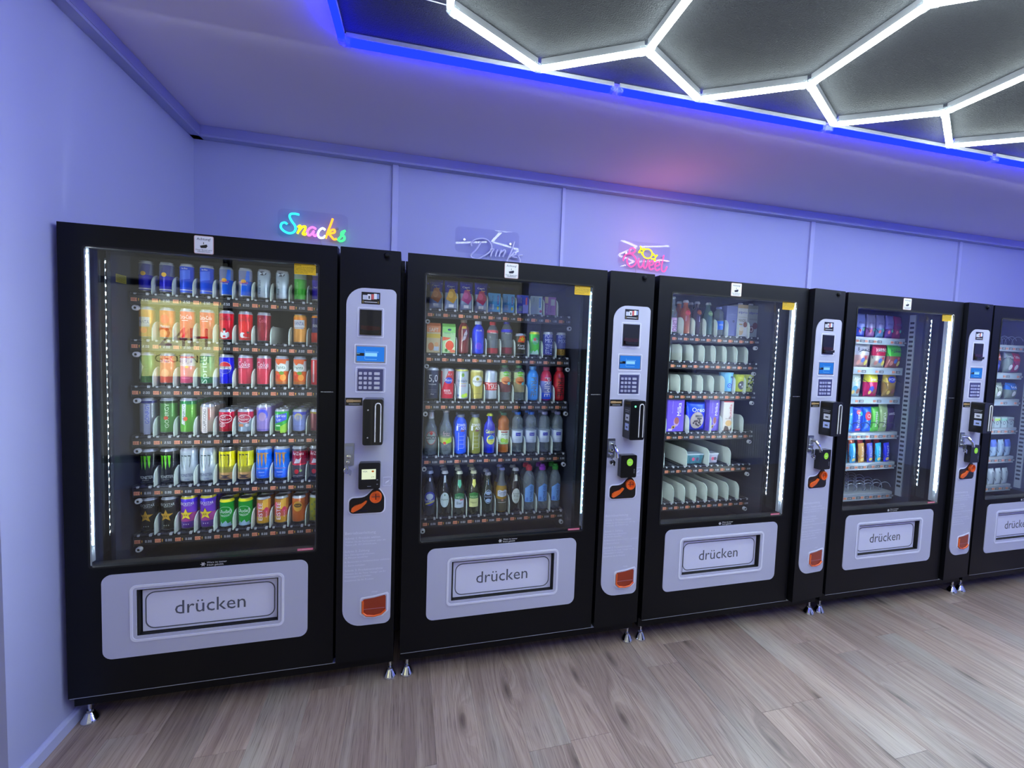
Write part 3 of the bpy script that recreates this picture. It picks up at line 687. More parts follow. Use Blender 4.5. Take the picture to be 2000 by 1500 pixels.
    if mi >= 3:   # perforated cold-air duct beside the trays, pale inner frame
        part('air_duct', 'duct', lambda b: ([b.box(.8325, .842, .20, .235, .60+.0*q, 1.80, GALV) for q in (0,)], [b.box(.8315, .8325, .206, .229, .66+.03*q, .674+.03*q, DARK) for q in range(37)]), M)
        part('sill', 'sill', lambda b: b.prism([(.07, .518), (.84, .518), (.84, .523), (.07, .523)], .07, .24, GALV), M)

# ------------------------------------------------------------------ goods
ORD = ['first', 'second', 'third', 'fourth', 'fifth', 'sixth', 'seventh', 'eighth', 'ninth', 'tenth']
def tess(b, tris, place, m, lim=.006):        # 2D triangles laid on a surface, split so that they follow the curve
    st = list(tris); V = []; F = []
    while st:
        a, c, d = st.pop()
        e = max(((abs(a[0]-c[0]), 0), (abs(c[0]-d[0]), 1), (abs(d[0]-a[0]), 2)))
        if e[0] > lim:
            if e[1] == 1: a, c, d = c, d, a
            if e[1] == 2: a, c, d = d, a, c
            mm = ((a[0]+c[0])/2, (a[1]+c[1])/2); st += [(a, mm, d), (mm, c, d)]; continue
        F.append((len(V), len(V)+1, len(V)+2)); V += [place(*a), place(*c), place(*d)]
    b.add(V, F, m)
def fan(p): return [(p[0], p[i], p[i+1]) for i in range(1, len(p)-1)]
def ell(cx, cz, rx, rz, n=16): return [(cx+rx*math.cos(i*2*PI/n), cz+rz*math.sin(i*2*PI/n)) for i in range(n)]
def ringtri(o, i): 
    n = len(o); return [t for k in range(n) for t in ((o[k], o[(k+1) % n], i[(k+1) % n]), (o[k], i[(k+1) % n], i[k]))]
def graphics(b, spec, place):                 # spec items, later ones lie on top
    for n, g in enumerate(spec):
        k = g[0]; m = flat(sat(g[-1], 1.2)); pl = lambda u, z, e=.0003+.00025*n: place(u, z, e)
        if k == 'T' or k == 'V' or k == 'W':  # text, V reads upwards, W reads downwards
            _, t, w_, h_, cx, cz, _c = g; vs, fs, wd, x0 = glyphs(t); zs = [v[1] for v in vs]; z0 = min(zs); hh = max(zs)-z0
            q = []
            for vx, vz in vs:
                a, c = ((vx-x0)/wd-.5)*w_, ((vz-z0)/hh-.5)*h_
                q.append((cx+a, cz+c) if k == 'T' else ((cx-c, cz+a) if k == 'V' else (cx+c, cz-a)))
            tess(b, [(q[f[0]], q[f[i]], q[f[i+1]]) for f in fs for i in range(1, len(f)-1)], pl, m)
        elif k == 'R': _, xa, xb, za, zb, _c = g; tess(b, fan([(xa, za), (xb, za), (xb, zb), (xa, zb)]), pl, m)
        elif k == 'E': _, cx, cz, rx, rz, _c = g; tess(b, fan(ell(cx, cz, rx, rz)), pl, m)
        elif k == 'O': _, cx, cz, rx, rz, t, _c = g; tess(b, ringtri(ell(cx, cz, rx, rz, 20), ell(cx, cz, rx-t, rz-t, 20)), pl, m)
        elif k == 'P': tess(b, fan(g[1]), pl, m)
        elif k == 'S':
            _, cx, cz, r, _c = g; p = [(cx+(r if i % 2 == 0 else r*.42)*math.sin(i*PI/5), cz+(r if i % 2 == 0 else r*.42)*math.cos(i*PI/5)) for i in range(10)]
            tess(b, [((cx, cz), p[i], p[(i+1) % 10]) for i in range(10)], pl, m)
        elif k == 'C':                       # three clawed strokes
            _, cx, cz, s_, _c = g
            for dx, hh in ((-.010, .92), (0, 1.), (.010, .8)):
                p = [(-.0035, .5), (.0045, .47), (.003, .2), (.0035, -.05), (.001, -.5*hh), (-.0015, -.1), (-.001, .25)]
                p = [(cx+dx*s_+a*s_, cz+c*.046*s_) for a, c in p]; tess(b, fan(p), pl, m)
def round_goods(name, key_, label, cat, loc, prof, spec, n=26, rz=0., parts=(), group=None, R=None, mainname='body'):
    """prof: (r, z, material) rows of the body; parts: extra lathed pieces (name, rows)"""
    t = thing(name, label, cat, loc, rz, group)
    part(mainname, (key_, 'b'), lambda b: b.lathe(prof, n), t, smooth=.7)
    for pn, pp in parts: part(pn, (key_, pn), lambda b, pp=pp: b.lathe(pp, n), t, smooth=.7)
    if spec:
        def rad(z):
            best = R
            for (ra, za, *_), (rb, zb, *_) in zip(prof, prof[1:]):
                if za <= z <= zb and zb > za: best = ra+(rb-ra)*(z-za)/(zb-za); break
            return best
        RR = R or max(p[0] for p in prof)
        RF = (lambda z: R) if R else rad
        part('printed_label', (key_, 'g'), lambda b: graphics(b, spec, lambda u, z, e: ((RF(z)+e)*math.sin(u/RR), -(RF(z)+e)*math.cos(u/RR), z)), t)
    return t
TREF = {}
def short(look): return ' '.join(look.split(' with ')[0].split()[:6])
def tray_pos(mi, r, k, rad, back=0, dx=0.):
    x = MX[mi]+LX0[mi]+LP[mi]*k+LP[mi]/2-(.013, .016, .016, .037, .037)[mi]+dx
    return (x, .25+.014+rad+back*(2*rad+.0015), ROWZ[mi][r]+(.0568 if mi < 3 else .0275)-(.0243 if mi < 3 else 0))
def where(mi, r, k, back=0):
    rows = {6: ['top', 'second', 'third', 'fourth', 'fifth', 'bottom'], 5: ['top', 'second', 'third', 'fourth', 'bottom']}[len(ROWZ[mi])]
    if back: return '%s behind the %s front one, %s tray, %s' % (ORD[back-1], ORD[int(k)], rows[r], WHO[mi])
    return '%s from left, %s tray, %s' % (ORD[int(k)], rows[r], WHO[mi])
def can(mi, r, k, look, R, h, bands, spec=(), top=None, lid=None, behind=0, rz=0., dx=0.):
    top = top or (190, 194, 205)
    mb = [(f*h, shiny(c)) for f, c in bands]
    key_ = ('can', mi, r, k if spec else look, R, h)
    prof = [(R*.76, 0, STEEL), (R*.86, .0015, STEEL), (R, .009, mb[0][1])]
    for i, (zt, m) in enumerate(mb[:-1]): prof.append((R, zt, mb[i+1][1]))
    TM = shiny(top) if isinstance(top, tuple) else top
    prof += [(R, h-.013, TM), (R*.97, h-.010, TM), (R*.86, h-.0035, STEEL), (R*.87, h, STEEL), (R*.83, h, STEEL), (R*.81, h-.003, STEEL)]
    lidp = [('lid', [(R*.81, h-.004, STEEL), (R*.3, h-.004, STEEL), (.0001, h-.0038, STEEL)])]
    for bk in range(behind+1):
        lab = (look if not bk else short(look))+', '+where(mi, r, k, bk)
        t = thing('drink_can', lab, 'can', tray_pos(mi, r, k, R, bk, dx), rz+(0 if not bk else random.uniform(-1, 1)), 'drink cans in the vending machines')
        part('body', (key_, 'b'), lambda b: b.lathe(prof, 26), t, smooth=.7)
        def lidf(b): b.lathe(lidp[0][1], 22); b.box(-.004, .004, -.012, .006, h-.0036, h-.0026, STEEL)
        part('lid', ('lid', R, h), lidf, t, smooth=.5)
        if spec and not bk: part('printed_label', (key_, 'g'), lambda b: graphics(b, spec, lambda u, z, e: ((R+e)*math.sin(u/R), -(R+e)*math.cos(u/R), z)), t)
W_ = (228, 230, 236); K_ = (22, 22, 26)
def rbl(c1, c2): return [(.52, c1), (1, c2)]
sl = .026
# --- leftmost machine, top tray: slim cans
for k in (0, 1): can(0, 0, k, 'slim navy and silver can', sl, .131, [(.10, (20, 20, 150)), (.14, W_), (.55, (22, 20, 165)), (1, (120, 128, 160))], [('P', [(-.02, .072), (.02, .072), (.026, .118), (.0, .118)], (60, 64, 120)), ('E', 0, .078, .009, .009, (215, 170, 60))])
for k in (2, 3): can(0, 0, k, 'slim plain sky blue can', sl, .131, [(.14, (70, 110, 220)), (.16, W_), (1, (50, 92, 205))], [('P', [(-.02, .06), (.02, .068), (.02, .105), (-.02, .1)], (64, 106, 216)), ('T', 'Sea Blue', .022, .006, 0, .110, W_)])
for k in (4, 5): can(0, 0, k, 'slim silver can with red lettering', sl, .131, [(.09, (190, 200, 225)), (.56, (40, 108, 215)), (1, (150, 156, 190))], [('P', [(-.026, .012), (-.010, .012), (-.006, .072), (-.026, .072)], (170, 178, 205)), ('P', [(.006, .074), (.024, .074), (.024, .118), (.012, .118)], (50, 110, 215)), ('E', 0, .072, .010, .008, (225, 175, 70)), ('T', 'Red Bull', .032, .009, 0, .066, (205, 50, 45)), ('T', 'SUGARFREE', .026, .004, 0, .057, W_)])
for k in (6, 7): can(0, 0, k, 'slim white can with black vertical lettering', sl, .131, [(1, (182, 194, 210))], [('V', 'Red Bull', .060, .010, -.012, .052, (35, 40, 60)), ('E', 0, .112, .015, .009, (60, 66, 84)), ('P', [(-.012, .104), (.0, .112), (-.018, .120)], (182, 194, 210)), ('P', [(.006, .104), (.015, .12), (.0, .116)], (182, 194, 210))])
can(0, 0, 8, 'slim green can', sl, .131, [(.75, (70, 150, 65)), (1, (150, 170, 160))], [('V', 'Green Edition', .06, .008, -.008, .055, (140, 195, 130))])
can(0, 0, 9, 'slim violet can', sl, .131, [(.1, W_), (.75, (60, 45, 160)), (1, (50, 44, 110))], [('T', 'Red Bull', .028, .008, 0, .066, (190, 190, 230))])
# second tray
sk = .0275
O_ = (226, 140, 60)
can(0, 1, 0, 'yellow-orange can', sk, .134, [(1, (214, 160, 84))], [('R', -.02, .02, .05, .09, (200, 200, 205)), ('T', 'FANTA', .034, .014, 0, .07, (40, 60, 120)), ('E', 0, .035, .012, .012, (225, 120, 50))])
can(0, 1, 1, 'orange and red can', sk, .134, [(1, (220, 120, 70))], [('E', 0, .085, .016, .02, (215, 60, 40)), ('T', 'Mezzo', .036, .013, 0, .055, W_)])
CO = [('T', 'Coca-Cola', .047, .018, .002, .098, (235, 225, 228)), ('R', -.012, .012, .082, .084, W_)]
can(0, 1, 2, 'pinkish red cola can', sk, .134, [(1, (205, 60, 66))], CO)
can(0, 1, 3, 'red cola can with white script', sk, .134, [(1, (188, 30, 52))], CO)
can(0, 1, 4, 'red zero cola can with white figure', sk, .134, [(1, (192, 30, 60))], [('T', 'Coca-Cola', .047, .018, .002, .100, K_), ('R', -.011, .011, .014, .038, W_), ('E', -.013, .03, .005, .012, (225, 225, 225)), ('E', .013, .03, .005, .012, (225, 225, 225)), ('R', -.004, .004, .036, .056, W_), ('E', 0, .052, .0065, .006, (40, 30, 34)), ('R', -.005, .005, .018, .026, (190, 30, 60))])
can(0, 1, 5, 'red cola can with dark script', sk, .134, [(1, (200, 34, 44))], [('T', 'Coca-Cola', .047, .018, .002, .100, (90, 10, 30)), ('E', -.004, .03, .011, .012, W_), ('E', .003, .03, .004, .007, (190, 30, 45)), ('R', .012, .022, .038, .046, (120, 90, 80)), ('T', 'ZERO', .018, .005, .012, .02, (230, 190, 190))])
can(0, 1, 6, 'dark red cola can set far back', sk, .134, [(1, (130, 22, 48))], [('T', 'Cola', .03, .018, 0, .098, (170, 80, 100))])
TREF['fanta'] = 1
can(0, 1, 8, 'pale orange can with blue logo', sk, .134, [(.62, (214, 160, 96)), (1, (228, 150, 70))], [('R', -.024, .024, .075, .108, (205, 206, 212)), ('T', 'FANTA', .040, .016, 0, .092, (42, 58, 130)), ('R', -.02, .02, .068, .074, (170, 176, 190))], top=(222, 170, 90))
can(0, 1, 9, 'navy and red can', sk, .134, [(.4, (190, 60, 50)), (1, (40, 42, 90))], [('T', 'FANTA', .034, .014, 0, .085, W_)], top=(225, 150, 60))
# third tray
can(0, 2, 0, 'green can with pale slanted lettering', .028, .136, [(1, (74, 124, 70))], [('P', [(-.03, .03), (-.018, .02), (-.002, .075), (-.02, .11)], (180, 200, 180)), ('V', 'SPRITE', .07, .014, .004, .05, (60, 84, 56))])
can(0, 2, 1, 'salmon pink can', .028, .136, [(1, (208, 104, 88))], [('T', 'INTRO', .038, .014, 0, .1, (205, 200, 220)), ('E', 0, .05, .014, .018, (225, 150, 120))])
can(0, 2, 2, 'rose pink can with white band', .028, .136, [(.6, (206, 96, 130)), (.85, (214, 202, 220)), (1, (190, 80, 110))], [('T', 'FRESH', .044, .018, 0, .098, (120, 70, 120)), ('E', .006, .078, .006, .005, (232, 170, 60)), ('T', 'PEACH', .03, .006, 0, .03, (225, 170, 190))])
can(0, 2, 3, 'dark green can with white vertical lettering', .028, .140, [(1, (12, 112, 78))], [('V', 'Sprite', .118, .030, 0, .066, (188, 214, 200))])
can(0, 2, 4, 'royal blue can with round red white blue globe', .0285, .136, [(1, (22, 30, 190))], [('E', 0, .078, .0265, .0265, W_), ('P', [(-.0245, .084)]+[(.0255*math.cos(a), .078+.0255*math.sin(a)) for a in [PI-.25-i*(PI-.5)/10 for i in range(11)]], (200, 36, 60)), ('P', [(.0255*math.cos(a), .078+.0255*math.sin(a)) for a in [PI+.25+i*(PI-.5)/10 for i in range(11)]], (24, 34, 180)), ('T', 'PEPSI', .046, .010, 0, .0785, K_)])
for k in (5, 6): can(0, 2, k, 'rosy red cola can with cropped white lettering', .0285, .136, [(.55, (196, 66, 90)), (1, (190, 84, 110))], [('T', 'Coke', .050, .024, 0, .096, (222, 206, 220)), ('R', -.024, .02, .080, .082, (222, 206, 220))])
FA = [('E', 0, .084, .024, .02, (226, 232, 228)), ('P', [(-.025, .11), (-.01, .095), (.005, .108), (.02, .1), (.025, .122), (-.025, .122)], (226, 110, 50)), ('T', 'Fanta', .038, .015, 0, .086, (30, 110, 96)), ('E', -.01, .045, .013, .014, (205, 70, 40)), ('E', .01, .04, .012, .015, (226, 150, 60)), ('E', .004, .06, .01, .008, (120, 150, 60))]
for k in (7, 8): can(0, 2, k, 'orange and white fruit can with green lettering', .0275, .136, [(.16, (190, 120, 70)), (.5, (216, 112, 56)), (.85, (222, 226, 226)), (1, (226, 100, 50))], FA)
can(0, 2, 9, 'red can at the window edge', .0275, .136, [(1, (200, 50, 66))], [('R', -.016, -.008, .02, .12, (235, 200, 205))])
# fourth tray: the lanes behind show above
can(0, 3, 0, 'tall grey can with blue vertical lettering', .031, .156, [(.85, (142, 146, 156)), (1, (40, 50, 110))], [('R', -.004, .018, .0, .13, (166, 170, 196)), ('V', 'GÖNRGY', .085, .016, .007, .088, (66, 84, 180))], behind=2)
can(0, 3, 1, 'tall dull green can with vertical lettering', .031, .156, [(.85, (92, 136, 84)), (1, (30, 60, 40))], [('V', 'GÖNRGY', .105, .017, .004, .080, (196, 212, 190)), ('E', .002, .07, .008, .008, (190, 80, 50))], behind=2)
can(0, 3, 2, 'tall bright green can with white lettering', .031, .156, [(.82, (104, 160, 74)), (1, (24, 120, 76))], [('P', [(-.016, .045), (-.002, .038), (.002, .13), (-.014, .13)], W_), ('V', 'GÖNRGY', .088, .011, -.007, .086, (70, 120, 90)), ('E', .0, .066, .008, .009, (205, 90, 50))], behind=2)
can(0, 3, 3, 'slim cream can with dark vertical lettering', .027, .130, [(1, (186, 168, 160))], [('R', -.013, .008, .004, .118, (232, 224, 224)), ('V', 'EISCAPPUCCINO', .100, .012, -.002, .058, (34, 30, 34)), ('R', .012, .016, .06, .11, (190, 90, 80))], behind=2)
DP = [('O', .002, .065, .027, .019, .0025, (235, 215, 225)), ('T', 'Dr', .016, .013, -.002, .076, W_), ('T', 'Pepper', .042, .013, .0, .062, W_)]
can(0, 3, 4, 'dark red can with white oval lettering', .0315, .108, [(.2, (150, 26, 44)), (.7, (158, 24, 60)), (1, (176, 20, 70))], DP+[('T', '23', .012, .009, -.01, .038, W_), ('O', -.01, .038, .013, .008, .0012, W_)], behind=3)
can(0, 3, 5, 'silver can with dark red crown lettering', .0315, .108, [(.6, (160, 176, 196)), (1, (176, 24, 80))], [('P', [(-.028, .05), (.02, .045), (.026, .09), (-.028, .09)], (170, 24, 70))]+DP+[('E', .014, .036, .008, .007, (190, 196, 210)), ('R', -.02, .0, .03, .042, (200, 130, 90))], behind=3)
can(0, 3, 6, 'lilac can with blue arc', .030, .128, [(.06, (160, 150, 205)), (.08, (60, 60, 160)), (.11, (170, 150, 200)), (.13, (70, 70, 170)), (1, (158, 142, 198))], [('E', 0, .082, .023, .026, (66, 78, 200)), ('E', 0, .074, .016, .020, (162, 140, 180)), ('T', 'CALPICO', .032, .005, 0, .045, (110, 100, 180))], behind=3)
can(0, 3, 7, 'green and lime can with blue white lettering', .0295, .108, [(.12, (150, 170, 90)), (.9, (56, 160, 78)), (1, (30, 140, 90))], [('P', [(0, .0), (.028, .0), (.028, .045), (0, .03)], (150, 196, 60)), ('P', [(-.026, .04), (.026, .06), (.026, .09), (-.026, .08)], (60, 84, 200)), ('T', 'Sprizz', .044, .018, 0, .077, W_), ('T', 'UP', .018, .01, -.006, .058, W_), ('R', -.02, .0, .03, .036, (200, 235, 200))], behind=3)
can(0, 3, 8, 'pale blue can with gold ring', .0295, .108, [(.75, (140, 150, 200)), (1, (92, 98, 190))], [('E', 0, .072, .017, .018, (176, 166, 130)), ('E', 0, .066, .013, .014, (134, 140, 176)), ('T', 'B', .01, .014, 0, .068, (180, 170, 150)), ('R', -.02, .02, .03, .0315, (90, 90, 130))], behind=3)
can(0, 3, 9, 'brown-red can at the window edge', .0295, .108, [(.8, (130, 70, 84)), (1, (170, 150, 60))], [('R', -.02, -.01, .02, .09, (190, 130, 130))], behind=2)
# fifth tray
MO = lambda c: [('C', -.002, .092, 1.35, c)]
for k in (0, 1): can(0, 4, k, 'tall black can with green claw mark', .0325, .152, [(1, (34, 36, 38))], MO((104, 190, 44))+[('T', 'MONSTER', .05, .013, 0, .030, (200, 204, 206)), ('T', 'ENERGY', .024, .004, 0, .018, (160, 160, 160))], behind=2)
for k in (2, 3): can(0, 4, k, 'tall white can with grey claw mark', .0325, .152, [(1, (196, 204, 214))], [('C', -.002, .090, 1.4, (70, 84, 84)), ('C', -.0015, .0905, 1.15, (176, 186, 190)), ('T', 'MONSTER', .05, .013, 0, .034, (40, 46, 90)), ('T', 'ULTRA', .018, .006, .004, .016, (50, 60, 120))], behind=2)
for k in (4, 5): can(0, 4, k, 'tall yellow can with black outlined claw', .0325, .152, [(.26, (196, 160, 120)), (.36, (150, 140, 70)), (.44, (170, 164, 60)), (.88, (216, 208, 50)), (1, (70, 70, 70))], [('C', -.002, .090, 1.4, (40, 40, 30)), ('C', -.0018, .0905, 1.15, (190, 182, 50)), ('P', [(-.022, .03), (.0, .018), (.022, .028), (.004, .024)], (40, 34, 40)), ('P', [(-.022, .014), (.0, .026), (.022, .012), (.0, .020)], (60, 44, 50)), ('T', 'MONSTER', .04, .007, 0, .058, (60, 60, 40))], behind=2, top=(90, 90, 90))
for k in (6, 7): can(0, 4, k, 'tall bright blue can with tan claw', .0325, .152, [(.28, (40, 104, 214)), (1, (34, 120, 214))], [('R', -.026, .026, .119, .123, (180, 130, 80)), ('C', -.002, .092, 1.5, (176, 132, 84)), ('T', 'MONSTER', .046, .006, 0, .053, (210, 130, 60)), ('T', 'MANGO', .024, .006, -.002, .036, W_), ('T', 'LOCO', .02, .007, 0, .022, (150, 190, 250))], behind=2)
for k in (8, 9): can(0, 4, k, 'tall maroon can with white lettering', .031, .152, [(.42, (70, 66, 78)), (.46, (200, 60, 76)), (.85, (136, 30, 60)), (1, (60, 54, 74))], [('T', 'AriZona', .05, .016, 0, .118, (215, 200, 215)), ('P', [(-.018, .072), (-.008, .095), (.004, .09), (.014, .1), (.006, .074), (-.006, .084)], (205, 200, 215)), ('E', -.006, .034, .010, .011, (180, 36, 50)), ('E', .012, .038, .006, .006, (110, 140, 90)), ('T', 'pomegranate', .04, .006, 0, .014, (205, 205, 225))], behind=2)
# bottom tray
RS = lambda c, s: [('T', 'ROCKSTAR', .058, .012, 0, .116, s), ('T', 'ENERGY DRINK', .03, .003, .006, .107, s), ('S', -.002, .068, .029, (60, 44, 20)), ('S', -.002, .068, .0265, c), ('T', 'RR', .014, .009, -.002, .066, (60, 46, 20)), ('T', '+ + +', .02, .006, 0, .026, s)]
for k in (0, 1): can(0, 5, k, 'tall black can with gold star', .0305, .150, [(1, (46, 46, 46))], RS((190, 150, 60), (200, 204, 204)), behind=2)
for k in (2, 3): can(0, 5, k, 'tall purple can with gold star', .0305, .150, [(.25, (96, 66, 140)), (.5, (170, 90, 150)), (.8, (128, 84, 190)), (1, (92, 60, 200))], RS((226, 200, 74), W_), top=(214, 200, 90), behind=2)
for k in (4, 5): can(0, 5, k, 'green can with yellow rim and white oval', .0285, .130, [(.1, (150, 180, 200)), (.88, (28, 138, 60)), (1, (214, 214, 50))], [('P', [(-.024, .006), (-.016, .028), (-.006, .01), (.004, .032), (.014, .012), (.024, .024), (.024, .006)], (150, 176, 200)), ('O', 0, .072, .027, .023, .0012, (190, 225, 200)), ('T', 'Uludağ', .050, .022, 0, .072, W_), ('T', 'GAZOZ', .032, .007, 0, .056, W_)], top=(220, 216, 60), behind=3)
ET = [('P', [(-.0, .07), (.026, .08), (.026, .12), (.004, .116)], (222, 176, 80)), ('E', -.016, .09, .01, .014, (205, 90, 120)), ('E', .018, .07, .009, .012, (190, 60, 100)), ('V', 'EISTEE', .080, .017, -.006, .064, (236, 226, 240)), ('V', 'PEACH', .03, .006, .018, .05, (240, 190, 220))]
for k in (6, 7): can(0, 5, k, 'golden pink can with white vertical lettering', .0285, .130, [(.3, (204, 160, 70)), (.55, (196, 110, 100)), (.92, (204, 150, 90)), (1, (70, 50, 80))], ET, behind=3)
can(0, 5, 8, 'copper orange can with dark emblem', .0285, .130, [(1, (190, 112, 66))], [('E', 0, .080, .02, .024, (196, 150, 60)), ('E', 0, .084, .017, .009, (60, 40, 34)), ('T', 'TIGER', .024, .007, 0, .084, (210, 170, 70))], behind=3)
can(0, 5, 9, 'mottled yellow-green can', .0285, .130, [(1, (160, 160, 70))], [('E', (i % 3-1)*.013, .02+i*.011, .005, .005, (100, 112, 50)) for i in range(9)], behind=2)
for mi_, r_, k_, in ((0, 1, 6),): pass

# --- pouches, cartons, bottles
def pouch_mesh(b, w_, h, d, m, m2=None, split=.0, skew=0., seg=8, taper=.0):
    # pillow shape closed flat at top and bottom
    rows = []; N = 12
    for j in range(N+1):
        t = j/N; th = d/2*math.sin(PI*min(1, max(0, (t-.03)/.94)))**.55 if .03 < t < .97 else .0008
        ww = w_/2*(1-.06*math.sin(PI*t))*(1-taper*(1-t)); row = []
        for i in range(16):
            a = 2*PI*i/16; x = ww*(abs(math.cos(a))**.7)*(1 if math.cos(a) > 0 else -1); y = th*(abs(math.sin(a))**.9)*(1 if math.sin(a) > 0 else -1)
            row.append((x+skew*t, y-(.004*math.sin(9*t+i) if 0 < j < N else 0)*.25, h*t))
        rows.append(row)
    o = len(b.v)
    for r_ in rows: b.v += r_
    for j in range(N):
        mm = m2 if (m2 and (j+.5)/N > split) else m; k = b.mi(mm)
        for i in range(16): b.f.append((o+j*16+i, o+j*16+(i+1) % 16, o+(j+1)*16+(i+1) % 16, o+(j+1)*16+i)); b.m.append(k)
    b.f.append(tuple(o+i for i in range(15, -1, -1))); b.m.append(b.mi(m)); b.f.append(tuple(o+N*16+i for i in range(16))); b.m.append(b.mi(m))
def _u(): pass
def bag(name, cat, look, mi, r, k, pos, w_, h, d, c1, c2=None, split=.6, spec=(), tilt=0., rz=0., group=None, skew=0., lean=0., taper=0.):
    m1 = shiny(c1); m2 = shiny(c2) if c2 else None; key_ = ('bag', look, mi, r, k)
    t = thing(name, look+', '+(where(mi, r, k)), cat, pos, rz, group or 'packets in the vending machines'); t.rotation_euler.x = lean; t.rotation_euler.y = tilt
    part('wrapper', (key_, 'b'), lambda b: pouch_mesh(b, w_, h, d, m1, m2, split, skew, taper=taper), t, smooth=1.2)
    def pl(u, z, e):
        t_ = min(1, max(0, z/h)); th = d/2*math.sin(PI*min(1, max(0, (t_-.03)/.94)))**.55 if .03 < t_ < .97 else .0008
        c = min(1, abs(u)/(w_/2)); return (u+skew*t_, -th*max(0, (1-c**2.6))**.42-e-.0012, z)
    if spec: part('printed_label', (key_, 'g'), lambda b: graphics(b, spec, pl), t)
    return t
FOIL = (150, 160, 190)
for k in range(4):
    fr_ = [(150, 96, 60), (190, 150, 70), (150, 60, 120), (150, 50, 90)][k]; x = MX[1]+(.175, .213, .292, .366)[k]+(-.04, 0, 0, 0)[k]
    bag('juice_pouch', 'pouch', ['silver foil pouch with blue top and brown fruit', 'foil juice pouch with blue top and yellow fruit', 'foil juice pouch with blue top and purple fruit', 'foil juice pouch with blue top and red fruit'][k], 1, 0, k,
        (MX[1]+LX0[1]+LP[1]*k+.028, .285, ROWZ[1][0]+.031), .066, .142, .034, FOIL, (44, 50, 150), .62,
        [('P', [(-.026, .05), (-.01, .1), (.012, .098), (.028, .06), (.01, .03)], fr_), ('E', -.004, .072, .013, .016, tuple(min(255, v+30) for v in fr_)), ('T', 'Capri', .034, .012, -.004, .112, W_), ('T', 'Sun', .018, .008, .008, .101, (230, 190, 60)), ('R', -.012, .012, .012, .026, (214, 216, 226))], group='foil juice pouches')
def carton(name, look, mi, r, k, w_, h, d, c, spec, top=None, cap=None, dx=0., y=.27, tiltl=0., dz=0., gable=False, group='cartons in the vending machines', cat='carton', x=None):
    key_ = ('carton', look, mi, r, k); p = tray_pos(mi, r, k, 0, 0, dx); x = p[0] if x is None else x
    t = thing(name, look+', '+where(mi, r, k), cat, (x, y, p[2]), tiltl, group)
    def body(b):
        m = flat(sat(c, 1.2)); mt = flat(sat(top, 1.2)) if top else m
        hh = h if not gable else h*.88
        b.box(-w_/2, w_/2, 0, d, 0, hh, m)
        if gable:
            b.add([(-w_/2, 0, hh), (w_/2, 0, hh), (w_/2, d, hh), (-w_/2, d, hh), (-w_/2, d*.5, h), (w_/2, d*.5, h)], [(0, 1, 5, 4), (2, 3, 4, 5), (0, 4, 3), (1, 2, 5)], mt)
    part('box', (key_, 'b'), body, t)
    if cap: part('cap', (key_, 'c'), lambda b: b.lathe([(.013, h-.004, flat(cap)), (.013, h+.010, flat(cap)), (.011, h+.012, flat(cap))], 18, None, (0, d*.35, 0)), t, smooth=.6)
    if spec: part('printed_label', (key_, 'g'), lambda b: graphics(b, spec, lambda u, z, e: (u, -e, z)), t)
    return t
CB = (82, 150, 200)
def durst(c, a, t, ink=(30, 40, 130)): return [('R', .014, .023, .038, .082, a), ('W', t, .038, .005, .0185, .06, W_), ('R', -.022, -.002, .012, .038, (150, 180, 210)), ('E', .018, .02, .005, .009, (190, 190, 90)), ('W', 'ice tea', .03, .005, -.008, .066, ink)]
carton('juice_carton', 'light blue drink carton with navy stripe', 1, 0, 4, .062, .093, .038, CB, durst(CB, (24, 60, 150), 'DURSTLÖSCHER'), group='small drink cartons')
carton('juice_carton', 'pale blue drink carton with square panel', 1, 0, 5, .060, .093, .038, (96, 160, 214), durst(CB, (30, 66, 150), 'DURSTLÖSCHER'), group='small drink cartons')
carton('juice_carton', 'blue and pink drink carton', 1, 0, 6, .060, .093, .038, (84, 100, 210), durst(CB, (214, 80, 130), 'DURSTLÖSCHER', W_)+[('R', .0, .028, .0, .045, (150, 150, 225))], group='small drink cartons')
carton('juice_carton', 'white drink carton with blue bar', 1, 0, 7, .060, .093, .038, (186, 206, 222), [('R', .012, .022, .036, .084, (40, 130, 215)), ('W', 'DURSTLÖSCHER', .04, .006, .017, .06, W_), ('E', .022, .016, .007, .007, (150, 50, 110)), ('W', 'zero', .02, .005, -.016, .075, (60, 90, 150))], group='small drink cartons')
carton('juice_carton', 'pink drink carton with cream corner', 1, 0, 8, .060, .093, .038, (176, 124, 200), [('R', -.03, -.012, .06, .093, (216, 200, 190)), ('W', 'Durst', .04, .008, -.018, .03, W_), ('R', .002, .024, .05, .082, (196, 196, 222)), ('W', 'lösch', .03, .008, .004, .03, (110, 70, 160))], group='small drink cartons')
carton('juice_carton', 'tall orange juice carton with almonds', 1, 1, 0, .066, .146, .05, (206, 190, 160), [('R', -.033, .033, .1, .13, (220, 150, 110)), ('T', 'SAFT', .044, .018, 0, .112, (222, 222, 214)), ('R', -.033, .033, .072, .092, (214, 186, 90)), ('E', -.012, .03, .014, .02, (196, 130, 90)), ('E', .014, .04, .01, .012, (216, 170, 130)), ('R', .002, .026, .01, .03, (186, 196, 214))], top=(226, 140, 100), gable=True)
carton('juice_carton', 'tall pale green juice carton with grapefruit', 1, 1, 1, .064, .146, .05, (186, 216, 170), [('R', -.032, .032, .1, .129, (150, 214, 130)), ('T', 'hohes C', .044, .012, 0, .100, (120, 170, 150)), ('E', .002, .115, .009, .005, (40, 60, 120)), ('E', .004, .038, .024, .028, (230, 224, 200)), ('E', .004, .038, .020, .024, (226, 96, 70)), ('P', [(-.03, .08), (-.03, .06), (-.005, .066), (.01, .075)], (230, 120, 90)), ('E', -.012, .014, .007, .008, (70, 130, 60)), ('E', .018, .01, .014, .008, (226, 130, 100))], top=(150, 214, 120), gable=True)
